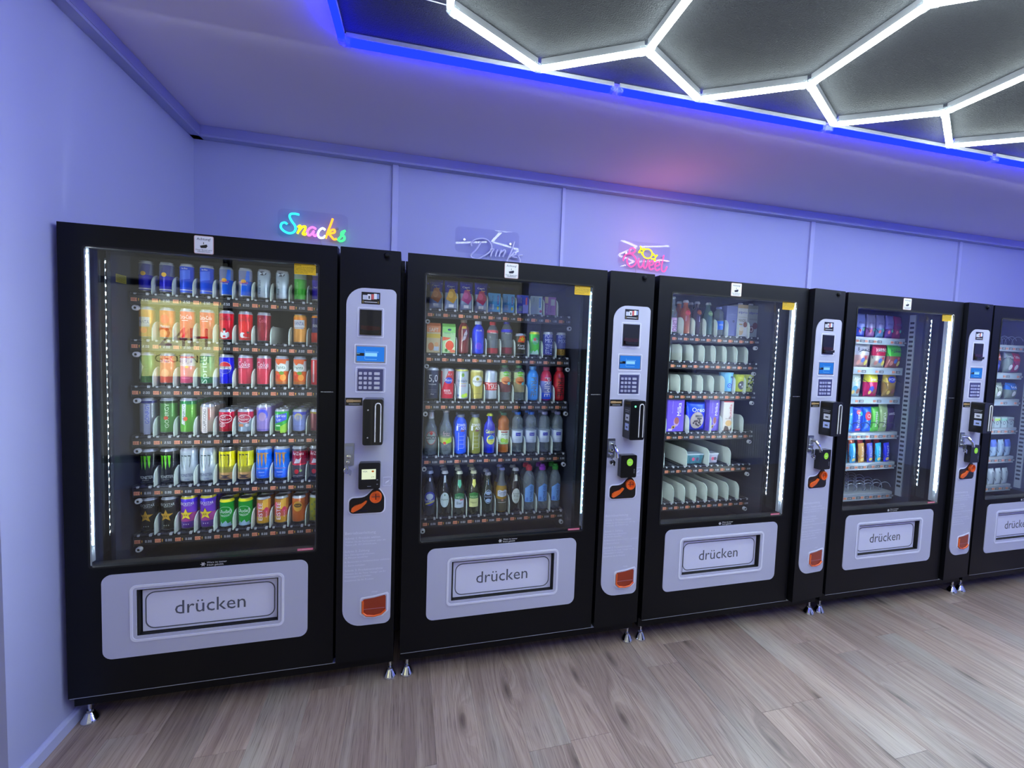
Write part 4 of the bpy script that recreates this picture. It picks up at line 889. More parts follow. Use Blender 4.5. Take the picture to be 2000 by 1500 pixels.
LIQ = {}
def liquid(c, clear=False):
    return clearmat('bottle_clear', (.86, .9, .93), 1.45, .02, (190, 205, 220), .22) if clear else mat('liquid_%d_%d_%d' % tuple(c), sat(c, 1.25), .12, 0, .6, coat=.6)
def bottle(look, mi, r, k, kind, h, R, c, cap, spec=(), sleeve=None, behind=0, cat='bottle', name=None, neck=None, rz=0., dx=0.):
    G = c if not isinstance(c, tuple) else liquid(c); nm = name or ('plastic_bottle' if kind in ('pet', 'prime', 'sport', 'wave') else 'glass_bottle')
    n2 = neck or .38
    P = {'beer': [(R*.9, 0), (R, .006), (R, .52), (R*.93, .60), (R*.62, .70), (R*.45, .78), (R*.40, .93), (R*.46, .935), (R*.46, .955)],
         'long': [(R*.9, 0), (R, .006), (R, .50), (R*.88, .58), (R*.60, .66), (R*.42, .80), (R*.36, .94), (R*.42, .945), (R*.42, .965)],
         'stub': [(R*.9, 0), (R, .008), (R, .62), (R*.86, .72), (R*.5, .80), (R*.42, .84), (R*.42, .94), (R*.46, .95)],
         'pet': [(R*.86, 0), (R, .02), (R*.93, .06), (R, .10), (R*.9, .18), (R, .24), (R, .62), (R*.9, .66), (R*1.0, .74), (R*.92, .82), (R*.5, .90), (R*.42, .91), (R*.42, .94)],
         'prime': [(R*.8, 0), (R*.97, .03), (R, .08), (R, .64), (R*.94, .74), (R*.62, .86), (R*.44, .88), (R*.44, .91)],
         'wave': [(R*.9, 0), (R, .02), (R, .1), (R*.92, .2), (R*.9, .36), (R, .46), (R, .62), (R*.97, .74), (R*.8, .84), (R*.5, .90), (R*.48, .93)],
         'sport': [(R*.86, 0), (R, .02), (R*.94, .07), (R, .14), (R, .62), (R*.95, .72), (R*.6, .82), (R*.4, .86), (R*.4, .88)]}[kind]
    prof = []; 
    for q in P: prof.append((q[0], q[1]*h if q[1] > .0061 or q[1] == 0 else q[1]*h+.003, G))
    zc = P[-1][1]*h; rc = P[-1][0]
    capm = mat('cap_%d_%d_%d' % tuple(cap), cap, .35, .3 if kind in ('beer', 'long', 'stub') else 0)
    if kind == 'sport': cp_ = [(rc*1.35, zc-.002, capm), (rc*1.35, zc+.016, capm), (rc*.9, zc+.02, capm), (rc*.85, h, capm)]
    elif kind in ('beer', 'long', 'stub'): cp_ = [(rc*1.25, zc-.004, capm), (rc*1.18, zc+.002, capm), (rc*.9, h, capm)]
    else: cp_ = [(rc*1.28, zc-.002, capm), (rc*1.28, h-.002, capm), (rc*1.1, h, capm)]
    key_ = ('bot', look)
    for bk in range(behind+1):
        t = thing(nm, (look if not bk else short(look))+', '+where(mi, r, k, bk), cat, tray_pos(mi, r, k, R, bk, dx), rz if not bk else random.uniform(-1, 1), 'bottles in the vending machines')
        part('bottle_body', (key_, 'b'), lambda b: b.lathe(prof, 24), t, smooth=.9); part('cap', (key_, 'c'), lambda b: b.lathe(cp_, 18), t, smooth=.6)
        def rad(z):
            for (ra, za, _), (rb, zb, _2) in zip(prof, prof[1:]):
                if za <= z <= zb and zb > za: return ra+(rb-ra)*(z-za)/(zb-za)
            return rc
        if sleeve:
            for si, (z0, z1, sc) in enumerate(sleeve):
                mm = flat(sat(sc, 1.2)); part('paper_label', (key_, 's', si), lambda b, z0=z0, z1=z1, mm=mm: b.lathe([(rad(z0*h+(z1-z0)*h*q/5)+.0005, z0*h+(z1-z0)*h*q/5, mm) for q in range(6)], 24), t, smooth=.9)
        if spec and not bk: part('printed_label', (key_, 'g'), lambda b: graphics(b, spec, lambda u, z, e: ((rad(z)+e+.0006)*math.sin(u/R), -(rad(z)+e+.0006)*math.cos(u/R), z)), t)
CLR = liquid(0, True)
# second machine, second tray
bottle('dark red soft drink bottle with gold neck', 1, 1, 2, 'prime', .172, .029, (112, 50, 56), (150, 130, 120), [('P', [(-.01, .06), (.0, .1), (.012, .12), (.016, .1), (.006, .07)], (190, 180, 190)), ('R', -.012, .012, .124, .136, (196, 160, 70)), ('T', 'Red', .02, .01, .004, .09, (60, 30, 40))])
bottle('bright blue soft drink bottle', 1, 1, 3, 'prime', .166, .031, (48, 72, 205), (190, 196, 220), [('T', 'BLUE', .03, .008, 0, .118, W_), ('E', 0, .04, .016, .018, (96, 60, 200))])
bottle('clear bottle with red cap', 1, 1, 4, 'prime', .166, .029, CLR, (200, 60, 70), [('T', 'Fresh', .03, .008, 0, .11, W_)], sleeve=[(.02, .2, (150, 40, 60)), (.66, .74, (205, 90, 100))])
bottle('clear bottle with blue cap and maroon base', 1, 1, 5, 'prime', .176, .030, CLR, (44, 44, 190), [('T', 'Aqua', .03, .008, 0, .11, W_)], sleeve=[(.02, .22, (120, 30, 60)), (.66, .74, (50, 50, 190))])
can(1, 1, 6, 'black malt can with orange star', .0295, .113, [(1, (62, 60, 54))], [('P', [(-.022, .07), (-.01, .1), (.012, .104), (.024, .085), (.014, .066)], (214, 90, 50)), ('S', .003, .084, .016, (226, 190, 60)), ('T', 'Kara', .036, .012, -.002, .052, W_), ('T', 'malz', .038, .012, .002, .038, W_)])
can(1, 1, 7, 'lime green can with yellow top', .0275, .128, [(.12, (170, 215, 200)), (.2, (130, 210, 150)), (.88, (84, 186, 70)), (1, (206, 214, 60))], [('E', 0, .078, .018, .02, (70, 170, 110)), ('T', 'fritz', .03, .014, 0, .078, W_), ('E', -.004, .086, .007, .008, (200, 60, 60)), ('P', [(-.022, .008), (-.01, .03), (.0, .012), (.012, .034), (.022, .01)], (190, 230, 220))], top=(210, 214, 70))
can(1, 1, 8, 'navy can covered in white brush lettering', .0275, .128, [(.1, (110, 96, 180)), (1, (66, 78, 160))], [('T', 'POW', .044, .02, 0, .106, (205, 210, 235)), ('T', 'MIX', .042, .02, .0, .082, (200, 206, 235)), ('V', 'STYLE', .05, .02, -.008, .04, (190, 200, 235)), ('V', 'LINE', .05, .014, .014, .04, (190, 200, 235))])
can(1, 1, 9, 'dark can with gold foot and white scribble', .0275, .128, [(.32, (150, 120, 66)), (1, (60, 70, 140))], [('T', 'POW', .044, .018, 0, .106, (160, 170, 210)), ('T', 'MIX', .042, .02, .0, .082, (150, 160, 205)), ('V', 'GOLD', .03, .02, .0, .022, (220, 190, 100))])
# third tray
can(1, 2, 0, 'tall grey-blue beer can with large numerals', .0325, .160, [(1, (62, 68, 92))], [('T', '5,0', .046, .040, .004, .105, (218, 220, 228)), ('T', 'ORIGINAL', .04, .006, 0, .078, (205, 208, 220)), ('R', -.02, .02, .05, .0507, (150, 154, 170)), ('R', -.02, .02, .04, .0407, (150, 154, 170)), ('T', 'PILS', .016, .005, 0, .03, (190, 190, 205))], behind=1)
can(1, 2, 1, 'tall red and silver beer cola can', .0325, .158, [(.7, (190, 48, 80)), (1, (190, 80, 84))], [('P', [(-.032, .05), (-.03, .15), (.004, .15), (-.02, .09)], (170, 170, 176)), ('E', .004, .098, .02, .016, (46, 70, 180)), ('T', 'Xexy', .040, .018, .004, .098, W_), ('T', 'BIER', .032, .010, -.002, .048, W_), ('T', '+COLA', .036, .010, .002, .036, W_), ('T', '3,1', .018, .01, .008, .128, W_)], behind=1)
can(1, 2, 2, 'tall white beer can with limes', .0325, .157, [(.95, (204, 212, 226)), (1, (214, 210, 130))], [('E', 0, .126, .007, .01, (150, 190, 70)), ('T', '0,0', .012, .008, 0, .126, (40, 70, 110)), ('T', 'Krombacher', .054, .014, 0, .098, (34, 46, 90)), ('R', -.018, .018, .082, .0845, (190, 170, 90)), ('T', 'RADLER', .034, .006, 0, .072, (160, 40, 60)), ('E', .006, .022, .012, .010, (170, 210, 90)), ('E', .018, .026, .010, .010, (200, 220, 80)), ('E', -.022, .024, .005, .006, (90, 110, 160))], top=(210, 206, 120), behind=1)
can(1, 2, 3, 'tall golden beer can with white roundel', .0325, .155, [(1, (186, 176, 110))], [('E', 0, .098, .029, .029, (226, 228, 228)), ('O', 0, .098, .028, .028, .0015, (150, 150, 110)), ('T', 'Warsteiner', .052, .012, 0, .096, (60, 66, 60)), ('E', 0, .108, .008, .008, (190, 170, 60)), ('T', 'W', .012, .012, 0, .108, (90, 110, 60)), ('T', 'ALKOHOLFREI', .038, .005, 0, .034, (70, 60, 50))], top=(216, 210, 160), behind=1)
can(1, 2, 4, 'tall white beer can with red band', .0325, .152, [(.34, (198, 206, 218)), (.36, (190, 60, 66)), (.58, (206, 74, 76)), (.6, (190, 60, 66)), (1, (202, 210, 222))], [('T', 'TYSKIE', .070, .030, .0, .0715, (235, 230, 230))], behind=1)
for k, c in ((5, (96, 50, 60)), (6, (150, 130, 90))):
    bottle(['', ''][0]+('peach iced tea bottle with dark tea' if k == 5 else 'peach iced tea bottle with pale tea'), 1, 2, k, 'pet', .182, .030, CLR, (70, 132, 96), [('E', 0, .138, .019, .012, (110, 180, 60)), ('T', 'fuze tea', .036, .010, 0, .138, W_), ('E', -.002, .104, .024, .020, (214, 140, 90)), ('P', [(-.02, .1), (.0, .088), (.02, .1), (.0, .096)], (160, 80, 50)), ('E', .014, .088, .008, .008, (120, 190, 200))], sleeve=[(.24, .52, c if k == 5 else (150, 140, 110)), (.52, .80, (180, 190, 150))], behind=1)
PRM = lambda c: [('W', 'PRIME', .100, .030, 0, .072, c)]
bottle('sky blue sports bottle with grey vertical lettering', 1, 2, 7, 'prime', .180, .032, (70, 150, 226), (80, 160, 232), PRM((96, 110, 120)))
bottle('red white blue sports bottle with pale lettering', 1, 2, 8, 'prime', .178, .031, (190, 50, 84), (180, 50, 90), [('W', 'PRIME', .100, .030, 0, .072, (236, 230, 240))], sleeve=[(.0, .24, (30, 90, 214)), (.24, .58, (120, 130, 190))])
bottle('dark red sports bottle with black lettering', 1, 2, 9, 'prime', .178, .031, (176, 44, 56), (170, 40, 60), [('W', 'PRIME', .100, .032, 0, .072, (26, 18, 24))], )
# fourth tray
bottle('tall clear beer bottle with red white ring emblem', 1, 3, 0, 'long', .228, .031, CLR, (180, 180, 195), [('E', .0, .085, .026, .034, (170, 60, 66)), ('E', .0, .085, .023, .031, (150, 165, 168)), ('R', -.028, .028, .077, .093, (46, 50, 56)), ('T', 'BECKS', .046, .010, 0, .085, W_), ('P', [(-.01, .108), (0, .116), (.01, .108), (0, .098)], (190, 70, 70)), ('T', 'L', .008, .012, 0, .196, (190, 40, 60))], sleeve=[(.78, .92, (216, 216, 226))], behind=1)
bottle('clear lemonade bottle with yellow-green label', 1, 3, 1, 'beer', .222, .030, CLR, (190, 190, 200), [('T', 'fritz', .034, .024, 0, .104, (190, 160, 165)), ('P', [(-.026, .058), (-.004, .066), (.022, .084), (.026, .06), (.0, .054)], (176, 214, 60)), ('E', -.008, .058, .008, .007, (200, 70, 60))], sleeve=[(.27, .38, (170, 180, 120))], behind=1)
for k, c, nm in ((2, (44, 92, 214), 'blue sports drink bottle with white lettering'), (3, (134, 136, 74), 'olive sports drink bottle with white lettering')):
    bottle(nm, 1, 3, k, 'wave', .200, .0315, c, (90, 100, 130), [('T', 'POWER', .046, .014, 0, .146, W_), ('T', 'ADE', .028, .014, .010, .130, W_), ('R', -.026, -.016, .118, .142, W_), ('R', -.004, .014, .114, .122, (110, 60, 90))]+[('R', -.010, .014, .03+.02*i, .0308+.02*i, (215, 220, 225)) for i in range(4)]+[('R', -.0135, -.012, .02, .11, (220, 226, 235)), ('R', .014, .0148, .03, .10, (190, 200, 220))], behind=1)
bottle('cobalt blue lemonade bottle with yellow cap', 1, 3, 4, 'stub', .204, .030, (26, 44, 170), (214, 222, 70), [('T', 'Calypso', .050, .024, .0, .110, (226, 230, 60)), ('E', .004, .070, .022, .024, (224, 224, 120)), ('P', [(-.012, .08), (.006, .096), (.022, .082), (.02, .072), (-.012, .072)], (40, 130, 205)), ('T', 'ISLAND', .03, .007, .004, .066, (30, 50, 60)), ('T', 'LEMONADE', .03, .005, .004, .054, (60, 60, 40))])
bottle('apple drink bottle with green cap and white label', 1, 3, 5, 'pet', .208, .030, (150, 88, 40), (40, 112, 90), [('T', 'Apfel', .034, .010, 0, .096, (40, 50, 90)), ('R', -.018, .018, .106, .112, (160, 60, 50)), ('E', -.008, .066, .012, .012, (150, 190, 80)), ('E', .012, .062, .012, .012, (170, 200, 90)), ('R', -.026, .026, .046, .053, (150, 200, 140))], sleeve=[(.22, .56, (214, 224, 212))], behind=1)
WAT = [('R', -.013, .013, .088, .104, (30, 40, 160)), ('T', 'Aqua', .020, .008, 0, .096, W_)]+[('R', -.014, .014, .07-.006*i, .0712-.006*i, (130, 140, 180)) for i in range(4)]
for k, cp2 in ((6, (50, 120, 225)), (7, (60, 130, 225)), (8, (150, 150, 200)), (9, (120, 120, 180))):
    bottle('clear water bottle with %s cap and white label' % ('blue' if k < 8 else 'pale'), 1, 3, k, 'pet', .212, .030, CLR, cp2, WAT, sleeve=[(.24, .54, (196, 206, 226))], behind=1)
# bottom tray
bottle('beer bottle with round navy and silver label', 1, 4, 0, 'beer', .226, .031, (40, 44, 60), (150, 160, 190), [('E', 0, .090, .029, .036, (44, 54, 150)), ('E', 0, .100, .018, .016, (190, 200, 220)), ('T', 'Fuchsbräu', .05, .014, 0, .080, W_), ('P', [(-.02, .058), (.024, .072), (.024, .080), (-.02, .066)], (190, 180, 110)), ('E', 0, .182, .009, .010, (190, 196, 225))], behind=1)
bottle('dark beer bottle with tall white oval label', 1, 4, 1, 'beer', .222, .0305, (24, 26, 28), (190, 190, 196), [('E', 0, .080, .023, .038, (196, 210, 212)), ('T', 'Veltins', .036, .009, 0, .082, (60, 66, 60)), ('R', -.010, .010, .165, .200, (196, 206, 212)), ('E', 0, .105, .003, .005, (90, 110, 100))], behind=2)
GK = [('P', [(-.024, .060), (-.024, .108), (-.014, .112), (0, .117), (.014, .112), (.024, .108), (.024, .060)], (44, 110, 76))]
bottle('beer bottle with green and white label', 1, 4, 2, 'beer', .218, .030, (48, 54, 46), (196, 200, 180), [('R', -.025, .025, .036, .082, (196, 206, 222))]+GK[:0]+[('P', [(-.025, .080), (-.025, .104), (-.012, .109), (0, .113), (.012, .109), (.025, .104), (.025, .080)], (46, 112, 78)), ('T', 'HELL', .034, .010, 0, .089, (205, 225, 205)), ('T', 'Bier', .026, .014, 0, .060, (50, 60, 80)), ('R', .002, .02, .074, .079, (190, 70, 80)), ('P', [(-.014, .175), (-.008, .168), (.008, .168), (.014, .175), (.014, .152), (0, .135), (-.014, .152)], (100, 180, 150))], behind=2)
bottle('beer bottle with green and cream label', 1, 4, 3, 'beer', .218, .030, (46, 46, 34), (200, 196, 160), [('R', -.025, .025, .036, .082, (206, 206, 150)), ('P', [(-.025, .080), (-.025, .104), (-.012, .109), (0, .113), (.012, .109), (.025, .104), (.025, .080)], (56, 116, 62)), ('T', 'RADLER', .038, .009, 0, .089, (205, 220, 180)), ('T', 'Natur', .032, .010, 0, .060, (80, 76, 50)), ('P', [(-.014, .175), (-.008, .168), (.008, .168), (.014, .175), (.014, .152), (0, .135), (-.014, .152)], (206, 204, 120))], behind=2)
bottle('slim green beer bottle with blue-white crest', 1, 4, 4, 'beer', .206, .0285, (34, 44, 40), (150, 150, 160), [('O', 0, .085, .022, .036, .003, (150, 165, 190)), ('R', -.024, .024, .079, .092, (40, 50, 70)), ('T', 'Heineken', .040, .008, 0, .086, (196, 206, 226)), ('E', 0, .104, .014, .009, (150, 166, 196)), ('E', 0, .066, .013, .010, (150, 170, 200)), ('R', -.002, .002, .145, .172, (120, 150, 190))], behind=1)
bottle('clear long-necked beer bottle with white label', 1, 4, 5, 'long', .228, .030, (150, 120, 50), (120, 128, 190), [('P', [(-.026, .084), (-.026, .112), (-.012, .116), (0, .112), (.014, .117), (.026, .112), (.026, .084), (.0, .080)], (206, 212, 222)), ('T', 'Corona', .040, .014, 0, .104, (34, 44, 90)), ('T', 'EXTRA', .026, .006, 0, .091, (60, 70, 90)), ('R', -.022, .022, .050, .052, (200, 204, 210)), ('E', 0, .064, .006, .006, (160, 120, 110))], sleeve=[(.02, .30, (80, 78, 66)), (.60, .93, (90, 94, 98))], behind=1)
bottle('dark beer bottle with cream oval label', 1, 4, 6, 'beer', .224, .0305, (28, 26, 26), (176, 176, 176), [('E', 0, .082, .023, .040, (206, 210, 204)), ('T', 'Rothaus', .034, .008, 0, .094, (80, 80, 70)), ('T', 'Pils', .022, .008, 0, .082, (90, 90, 80)), ('R', -.014, .014, .060, .0615, (120, 120, 100)), ('R', -.011, .011, .158, .190, (206, 208, 200))], behind=1)
for k, c in ((7, (214, 50, 56)), (8, (150, 44, 190)), (9, (60, 160, 66))):
    bottle('clear sports water bottle with %s cap' % {7: 'red', 8: 'purple', 9: 'green'}[k], 1, 4, k, 'sport', .240, .031, CLR, c, [('P', [(-.026, .045), (-.026, .118), (.004, .142), (.026, .130), (.026, .045)], (120, 166, 226)), ('V', 'ACTIVE O2', .082, .014, .008, .088, (24, 34, 90)), ('R', -.018, -.008, .052, .07, (90, 130, 205))], behind=1)

# --- middle machine
def m3x(x): return MX[2]+x
def at3(r, x): return None
bottle('clear bottle with pale pink striped label', 2, 0, 2, 'long', .205, .026, CLR, (200, 206, 220), [('W', 'LIMO', .06, .024, 0, .040, (90, 50, 90))], sleeve=[(.04, .42, (190, 160, 196))], dx=-.01)
bottle('orange soda glass bottle with red print', 2, 0, 3, 'stub', .190, .030, (150, 84, 50), (190, 190, 200), [('E', 0, .118, .018, .014, (190, 60, 70)), ('T', 'Mirinda', .032, .010, 0, .118, (225, 130, 90)), ('R', -.014, -.012, .07, .1, (225, 200, 190))], behind=1)
bottle('dark brown soda bottle with red print', 2, 0, 4, 'stub', .188, .028, (56, 44, 54), (170, 170, 186), [('E', 0, .125, .016, .014, (150, 70, 50)), ('T', 'Cola', .024, .010, 0, .125, (205, 170, 90)), ('R', -.002, .0, .07, .1, (205, 205, 225))], behind=1)
bottle('green soda bottle', 2, 0, 5, 'stub', .186, .028, (70, 96, 92), (170, 176, 190), [('E', 0, .122, .016, .014, (110, 150, 110)), ('T', 'Limo', .024, .010, 0, .122, (205, 220, 180))], behind=0)
bottle('blue water bottle with bright blue label', 2, 0, 6, 'pet', .165, .028, CLR, (120, 130, 200), [('T', 'VIVA', .03, .01, 0, .06, W_)], sleeve=[(.2, .5, (40, 120, 220))])
carton('milk_carton', 'grey translucent-looking plain drink carton', 2, 0, 7, .074, .175, .06, (104, 112, 168), [('T', 'coffee', .05, .012, 0, .125, (140, 150, 196)), ('R', -.03, .03, .11, .111, (140, 150, 196)), ('E', .012, .085, .008, .008, (60, 66, 110))])
AL = lambda: [('T', 'alpro', .062, .018, 0, .140, (40, 50, 170))]
carton('milk_carton', 'white almond drink carton with tan top', 2, 0, 8, .072, .186, .07, (206, 208, 216), AL()+[('R', -.036, .036, .165, .186, (170, 150, 120)), ('R', -.03, .03, .112, .1135, (150, 150, 120)), ('T', 'MANDEL', .054, .016, 0, .094, (90, 80, 60)), ('E', .02, .07, .014, .016, (130, 90, 80)), ('E', -.012, .03, .02, .024, (206, 180, 150)), ('E', -.006, .045, .018, .014, (225, 215, 200)), ('R', -.03, .0, .066, .074, (170, 150, 110))], cap=(210, 210, 220))
carton('milk_carton', 'grey hazelnut drink carton', 2, 0, 9, .070, .186, .07, (160, 166, 176), AL()+[('R', -.035, .035, .166, .186, (140, 144, 140)), ('T', 'HASELNUSS', .052, .010, 0, .104, (110, 116, 116)), ('E', .016, .066, .018, .020, (120, 80, 86)), ('E', -.010, .044, .019, .021, (90, 50, 60)), ('E', -.010, .044, .015, .017, (190, 170, 170)), ('E', -.010, .044, .006, .008, (110, 70, 70))], cap=(205, 205, 215))
def cup(look, k, x, w_, h, c, spec, z=None, r=2):
    key_ = ('cup', look); t = thing('snack_cup', look+', '+where(2, r, k), 'cup', (m3x(x), .30, tray_pos(2, r, 0, 0)[2]), 0, 'cups in the vending machines')
    m = flat(sat(c, 1.2)); R1, R2 = w_*.42, w_*.5
    part('cup_body', (key_, 'b'), lambda b: b.lathe([(R1, 0, m), (R2, h-.004, m), (R2+.002, h-.004, m), (R2+.002, h, m), (.001, h, m)], 26), t, smooth=.6)
    part('printed_label', (key_, 'g'), lambda b: graphics(b, spec, lambda u, z, e: ((R1+(R2-R1)*z/h+e+.0004)*math.sin(u/R2), -(R1+(R2-R1)*z/h+e+.0004)*math.cos(u/R2), z)), t)
cup('light blue snack cup with purple print', 6, .672, .078, .112, (130, 186, 226), [('V', 'Mini', .06, .018, .022, .05, (120, 70, 190)), ('E', -.002, .035, .014, .015, (40, 90, 200)), ('O', -.002, .035, .008, .009, .003, (180, 215, 240)), ('R', .0, .03, .08, .092, (70, 90, 130))])
cup('yellow snack cup with cookie picture', 7, .754, .076, .102, (198, 204, 90), [('E', .002, .038, .024, .026, (100, 98, 110)), ('E', -.008, .042, .005, .006, W_), ('E', .008, .03, .005, .006, (205, 205, 215)), ('T', 'MINIS', .026, .008, 0, .080, (230, 236, 160)), ('R', -.024, -.008, .092, .094, (90, 96, 50))])
cup('yellow and black speckled snack cup', 8, .826, .072, .102, (196, 206, 120), [('E', random.uniform(-.028, .028), random.uniform(.01, .092), random.uniform(.003, .006), random.uniform(.004, .007), random.choice([(40, 50, 46), (60, 84, 50), W_])) for _ in range(34)])
T4 = tray_pos(2, 3, 0, 0)[2]
MLK = lambda s=1: [('V', 'Milka', .075, .026*s, .022*s, .128, (240, 236, 246)), ('E', .006, .055, .018*s, .026, (176, 150, 200)), ('E', .008, .062, .015*s, .020, (150, 96, 96)), ('P', [(-.026*s, .012), (-.004*s, .018), (.002*s, .036), (-.022*s, .032)], (206, 180, 110)), ('R', -.018*s, -.006*s, .018, .03, (70, 40, 50)), ('V', 'Choco Moooo', .07, .005, -.022*s, .14, (205, 196, 240)), ('R', -.045*s, -.02*s, .005, .016, (205, 196, 235))]
carton('biscuit_box', 'wide purple chocolate biscuit box with white script', 2, 3, 2, .108, .200, .04, (112, 92, 196), MLK(1), x=m3x(.316), y=.262, group='snack packs in the middle machine', cat='box')
carton('biscuit_box', 'narrow leaning purple chocolate biscuit box', 2, 3, 6, .078, .186, .04, (108, 88, 192), MLK(.74), x=m3x(.578), y=.268, tiltl=.12, group='snack packs in the middle machine', cat='box')
bag('cookie_bag', 'bag', 'blue cookie bag with round cookie picture', 2, 3, 4, (m3x(.466), .29, T4), .128, .168, .045, (50, 70, 205), (40, 90, 215), .7,
    [('E', .0, .062, .045, .050, (180, 166, 160)), ('E', .0, .060, .041, .045, (186, 176, 176))]+[('E', .035*math.cos(a*2.4)*(.3+.1*(a % 6)), .05+.03*math.sin(a*2.4)*(.3+.1*(a % 6)), .006, .006, (60, 46, 50)) for a in range(14)]+[('R', -.018, .03, .082, .094, (60, 60, 70)), ('R', -.006, .026, .068, .078, (70, 70, 80)), ('T', 'Crunchy Bites', .042, .006, .006, .088, W_), ('T', 'Oreo', .085, .026, .004, .124, W_)], group='snack packs in the middle machine')
carton('biscuit_box', 'white wafer pack with red edge and red lettering', 2, 3, 7, .070, .176, .03, (214, 208, 206), [('R', -.035, .035, .170, .176, (190, 50, 66)), ('V', 'nutella', .085, .018, .014, .115, (186, 40, 60)), ('V', 'n', .010, .014, .012, .078, K_), ('E', .004, .045, .022, .018, (206, 170, 120)), ('P', [(-.03, .0), (-.02, .03), (.0, .026), (.012, .0)], (70, 50, 50)), ('P', [(.012, .002), (.03, .03), (.034, .0)], (90, 60, 60)), ('T', 'Biscuits', .03, .007, -.004, .072, (110, 80, 60))], x=m3x(.672), y=.262, group='snack packs in the middle machine', cat='box')
T5 = tray_pos(2, 4, 0, 0)[2]
def tub(look, k, x, y, w_, c, lidc):
    key_ = ('tub', look); t = thing('lidded_tub', look+', '+where(2, 4, k), 'tub', (m3x(x), y, T5), 0, 'lidded tubs on the fifth tray')
    m = flat(c); part('tub_body', (key_, 'b'), lambda b: b.add([(s*w_/2*q, sy*.03*q+.03, z) for z, q in ((0, .86), (.05, 1)) for s, sy in ((-1, -1), (1, -1), (1, 1), (-1, 1))], [(3, 2, 1, 0), (0, 1, 5, 4), (1, 2, 6, 5), (2, 3, 7, 6), (3, 0, 4, 7), (4, 5, 6, 7)], m), t)
    part('lid', (key_, 'l'), lambda b: b.box(-w_/2-.003, w_/2+.003, -.003, .063, .05, .057, flat(lidc)), t)
    part('printed_label', (key_, 'g'), lambda b: graphics(b, [('R', -w_*.3, w_*.3, .01, .04, (60, 110, 130) if w_ > .1 else (190, 180, 200)), ('E', -w_*.1, .026, .01, .01, (196, 80, 110)), ('E', w_*.15, .026, .01, .01, (70, 60, 90))], lambda u, z, e: (u, -.001-e, z)), t)
tub('teal sweets tub with clear lid', 4, .478, .285, .112, (70, 140, 156), (170, 190, 205))
tub('small white sweets tub', 6, .608, .285, .060, (170, 172, 200), (190, 196, 215))


# --- fourth machine
def m4(x): return MX[3]+x
Z4 = [z+.0275 for z in ROWZ[3]]
B4 = [(.125, .075, (90, 100, 190), None), (.20, .075, (100, 140, 190), None), (.285, .08, (84, 90, 200), (120, 130, 215)), (.365, .08, (150, 120, 190), None), (.475, .085, (70, 96, 205), (140, 150, 220)), (.565, .075, (150, 100, 160), (150, 150, 190)), (.645, .07, (110, 150, 190), (140, 140, 190)), (.725, .07, (110, 70, 150), (130, 130, 200)), (.795, .075, (150, 50, 110), (130, 50, 110))]
for i, (x, ww, c1, c2) in enumerate(B4):
    bag('candy_bag', 'bag', ['blue-violet sweet bag', 'pale blue sweet bag', 'lilac and blue sweet bag', 'mauve sweet bag', 'bright blue sweet bag with dark swirl', 'rose and lilac sweet bag', 'mint and lilac sweet bag', 'dark violet sweet bag', 'magenta sweet bag'][i], 3, 0, i, (m4(x), .285, Z4[0]), ww, .15, .035, c1, c2, .45,
        [('T', 'moji', .05, .022, 0, .09, (40, 40, 100)), ('E', -.012, .04, .010, .012, (200, 90, 120)), ('E', .014, .05, .010, .012, (80, 160, 140))], group='sweet bags on the top tray')
HB = [(.22, .13, (206, 190, 150), (205, 196, 200), 'HARIBO'), (.36, .10, (90, 150, 90), (60, 60, 150), 'HARIBO'), (.505, .135, (190, 160, 160), (204, 204, 214), 'Fizz'), (.655, .12, (200, 196, 190), (176, 24, 70), 'HARIBO'), (.79, .135, (150, 96, 90), (92, 190, 70), 'HARIBO')]
for i, (x, ww, c1, c2, tx) in enumerate(HB):
    bag('candy_bag', 'bag', ['cream fruit gum bag', 'navy-topped gum bag', 'white-topped gum bag with colourful sweets', 'crimson-topped gum bag', 'bright green-topped gum bag with slanted top'][i], 3, 1, i*2, (m4(x), .29, Z4[1]), ww, .155, .04, c1, c2, .50,
        [('T', tx, ww*.72, .024, .004, .115, K_ if i in (2, 4) else W_), ('E', -.03, .03, .014, .016, (200, 140, 130)), ('E', .0, .045, .014, .016, (80, 110, 190)), ('E', .03, .03, .012, .018, (210, 200, 90)), ('E', .02, .062, .01, .01, (190, 70, 90))], group='gum bags on the second tray', skew=.012)
C4 = [(.15, .09, (150, 60, 70), None, 'Chio', 'red crisp bag'), (.285, .11, (190, 180, 70), None, 'Corn', 'yellow crisp bag'), (.470, .105, (196, 216, 226), (190, 200, 190), 'Air', 'white crisp bag with blue globe'), (.612, .115, (190, 50, 110), (214, 206, 60), 'Snax', 'yellow-topped magenta and blue crisp bag'), (.775, .115, (150, 126, 70), (196, 176, 90), 'POP', 'gold popcorn bag with blue oval')]
for i, (x, ww, c1, c2, tx, lk) in enumerate(C4):
    sp = [('E', 0, .115, .034, .022, (30, 50, 170))] if tx == 'POP' else [('E', -.01, .05, .02, .02, (60, 150, 190) if tx == 'Air' else (40, 60, 190))]
    bag('chip_bag', 'bag', lk, 3, 2, i*2, (m4(x), .29, Z4[2]), ww, .165, .045, c1, c2, .62, sp+[('T', tx, .05, .02, 0, .115, W_), ('E', .018, .035, .016, .018, (120, 70, 50)), ('E', -.02, .028, .012, .014, (215, 190, 110))], group='crisp bags on the third tray')
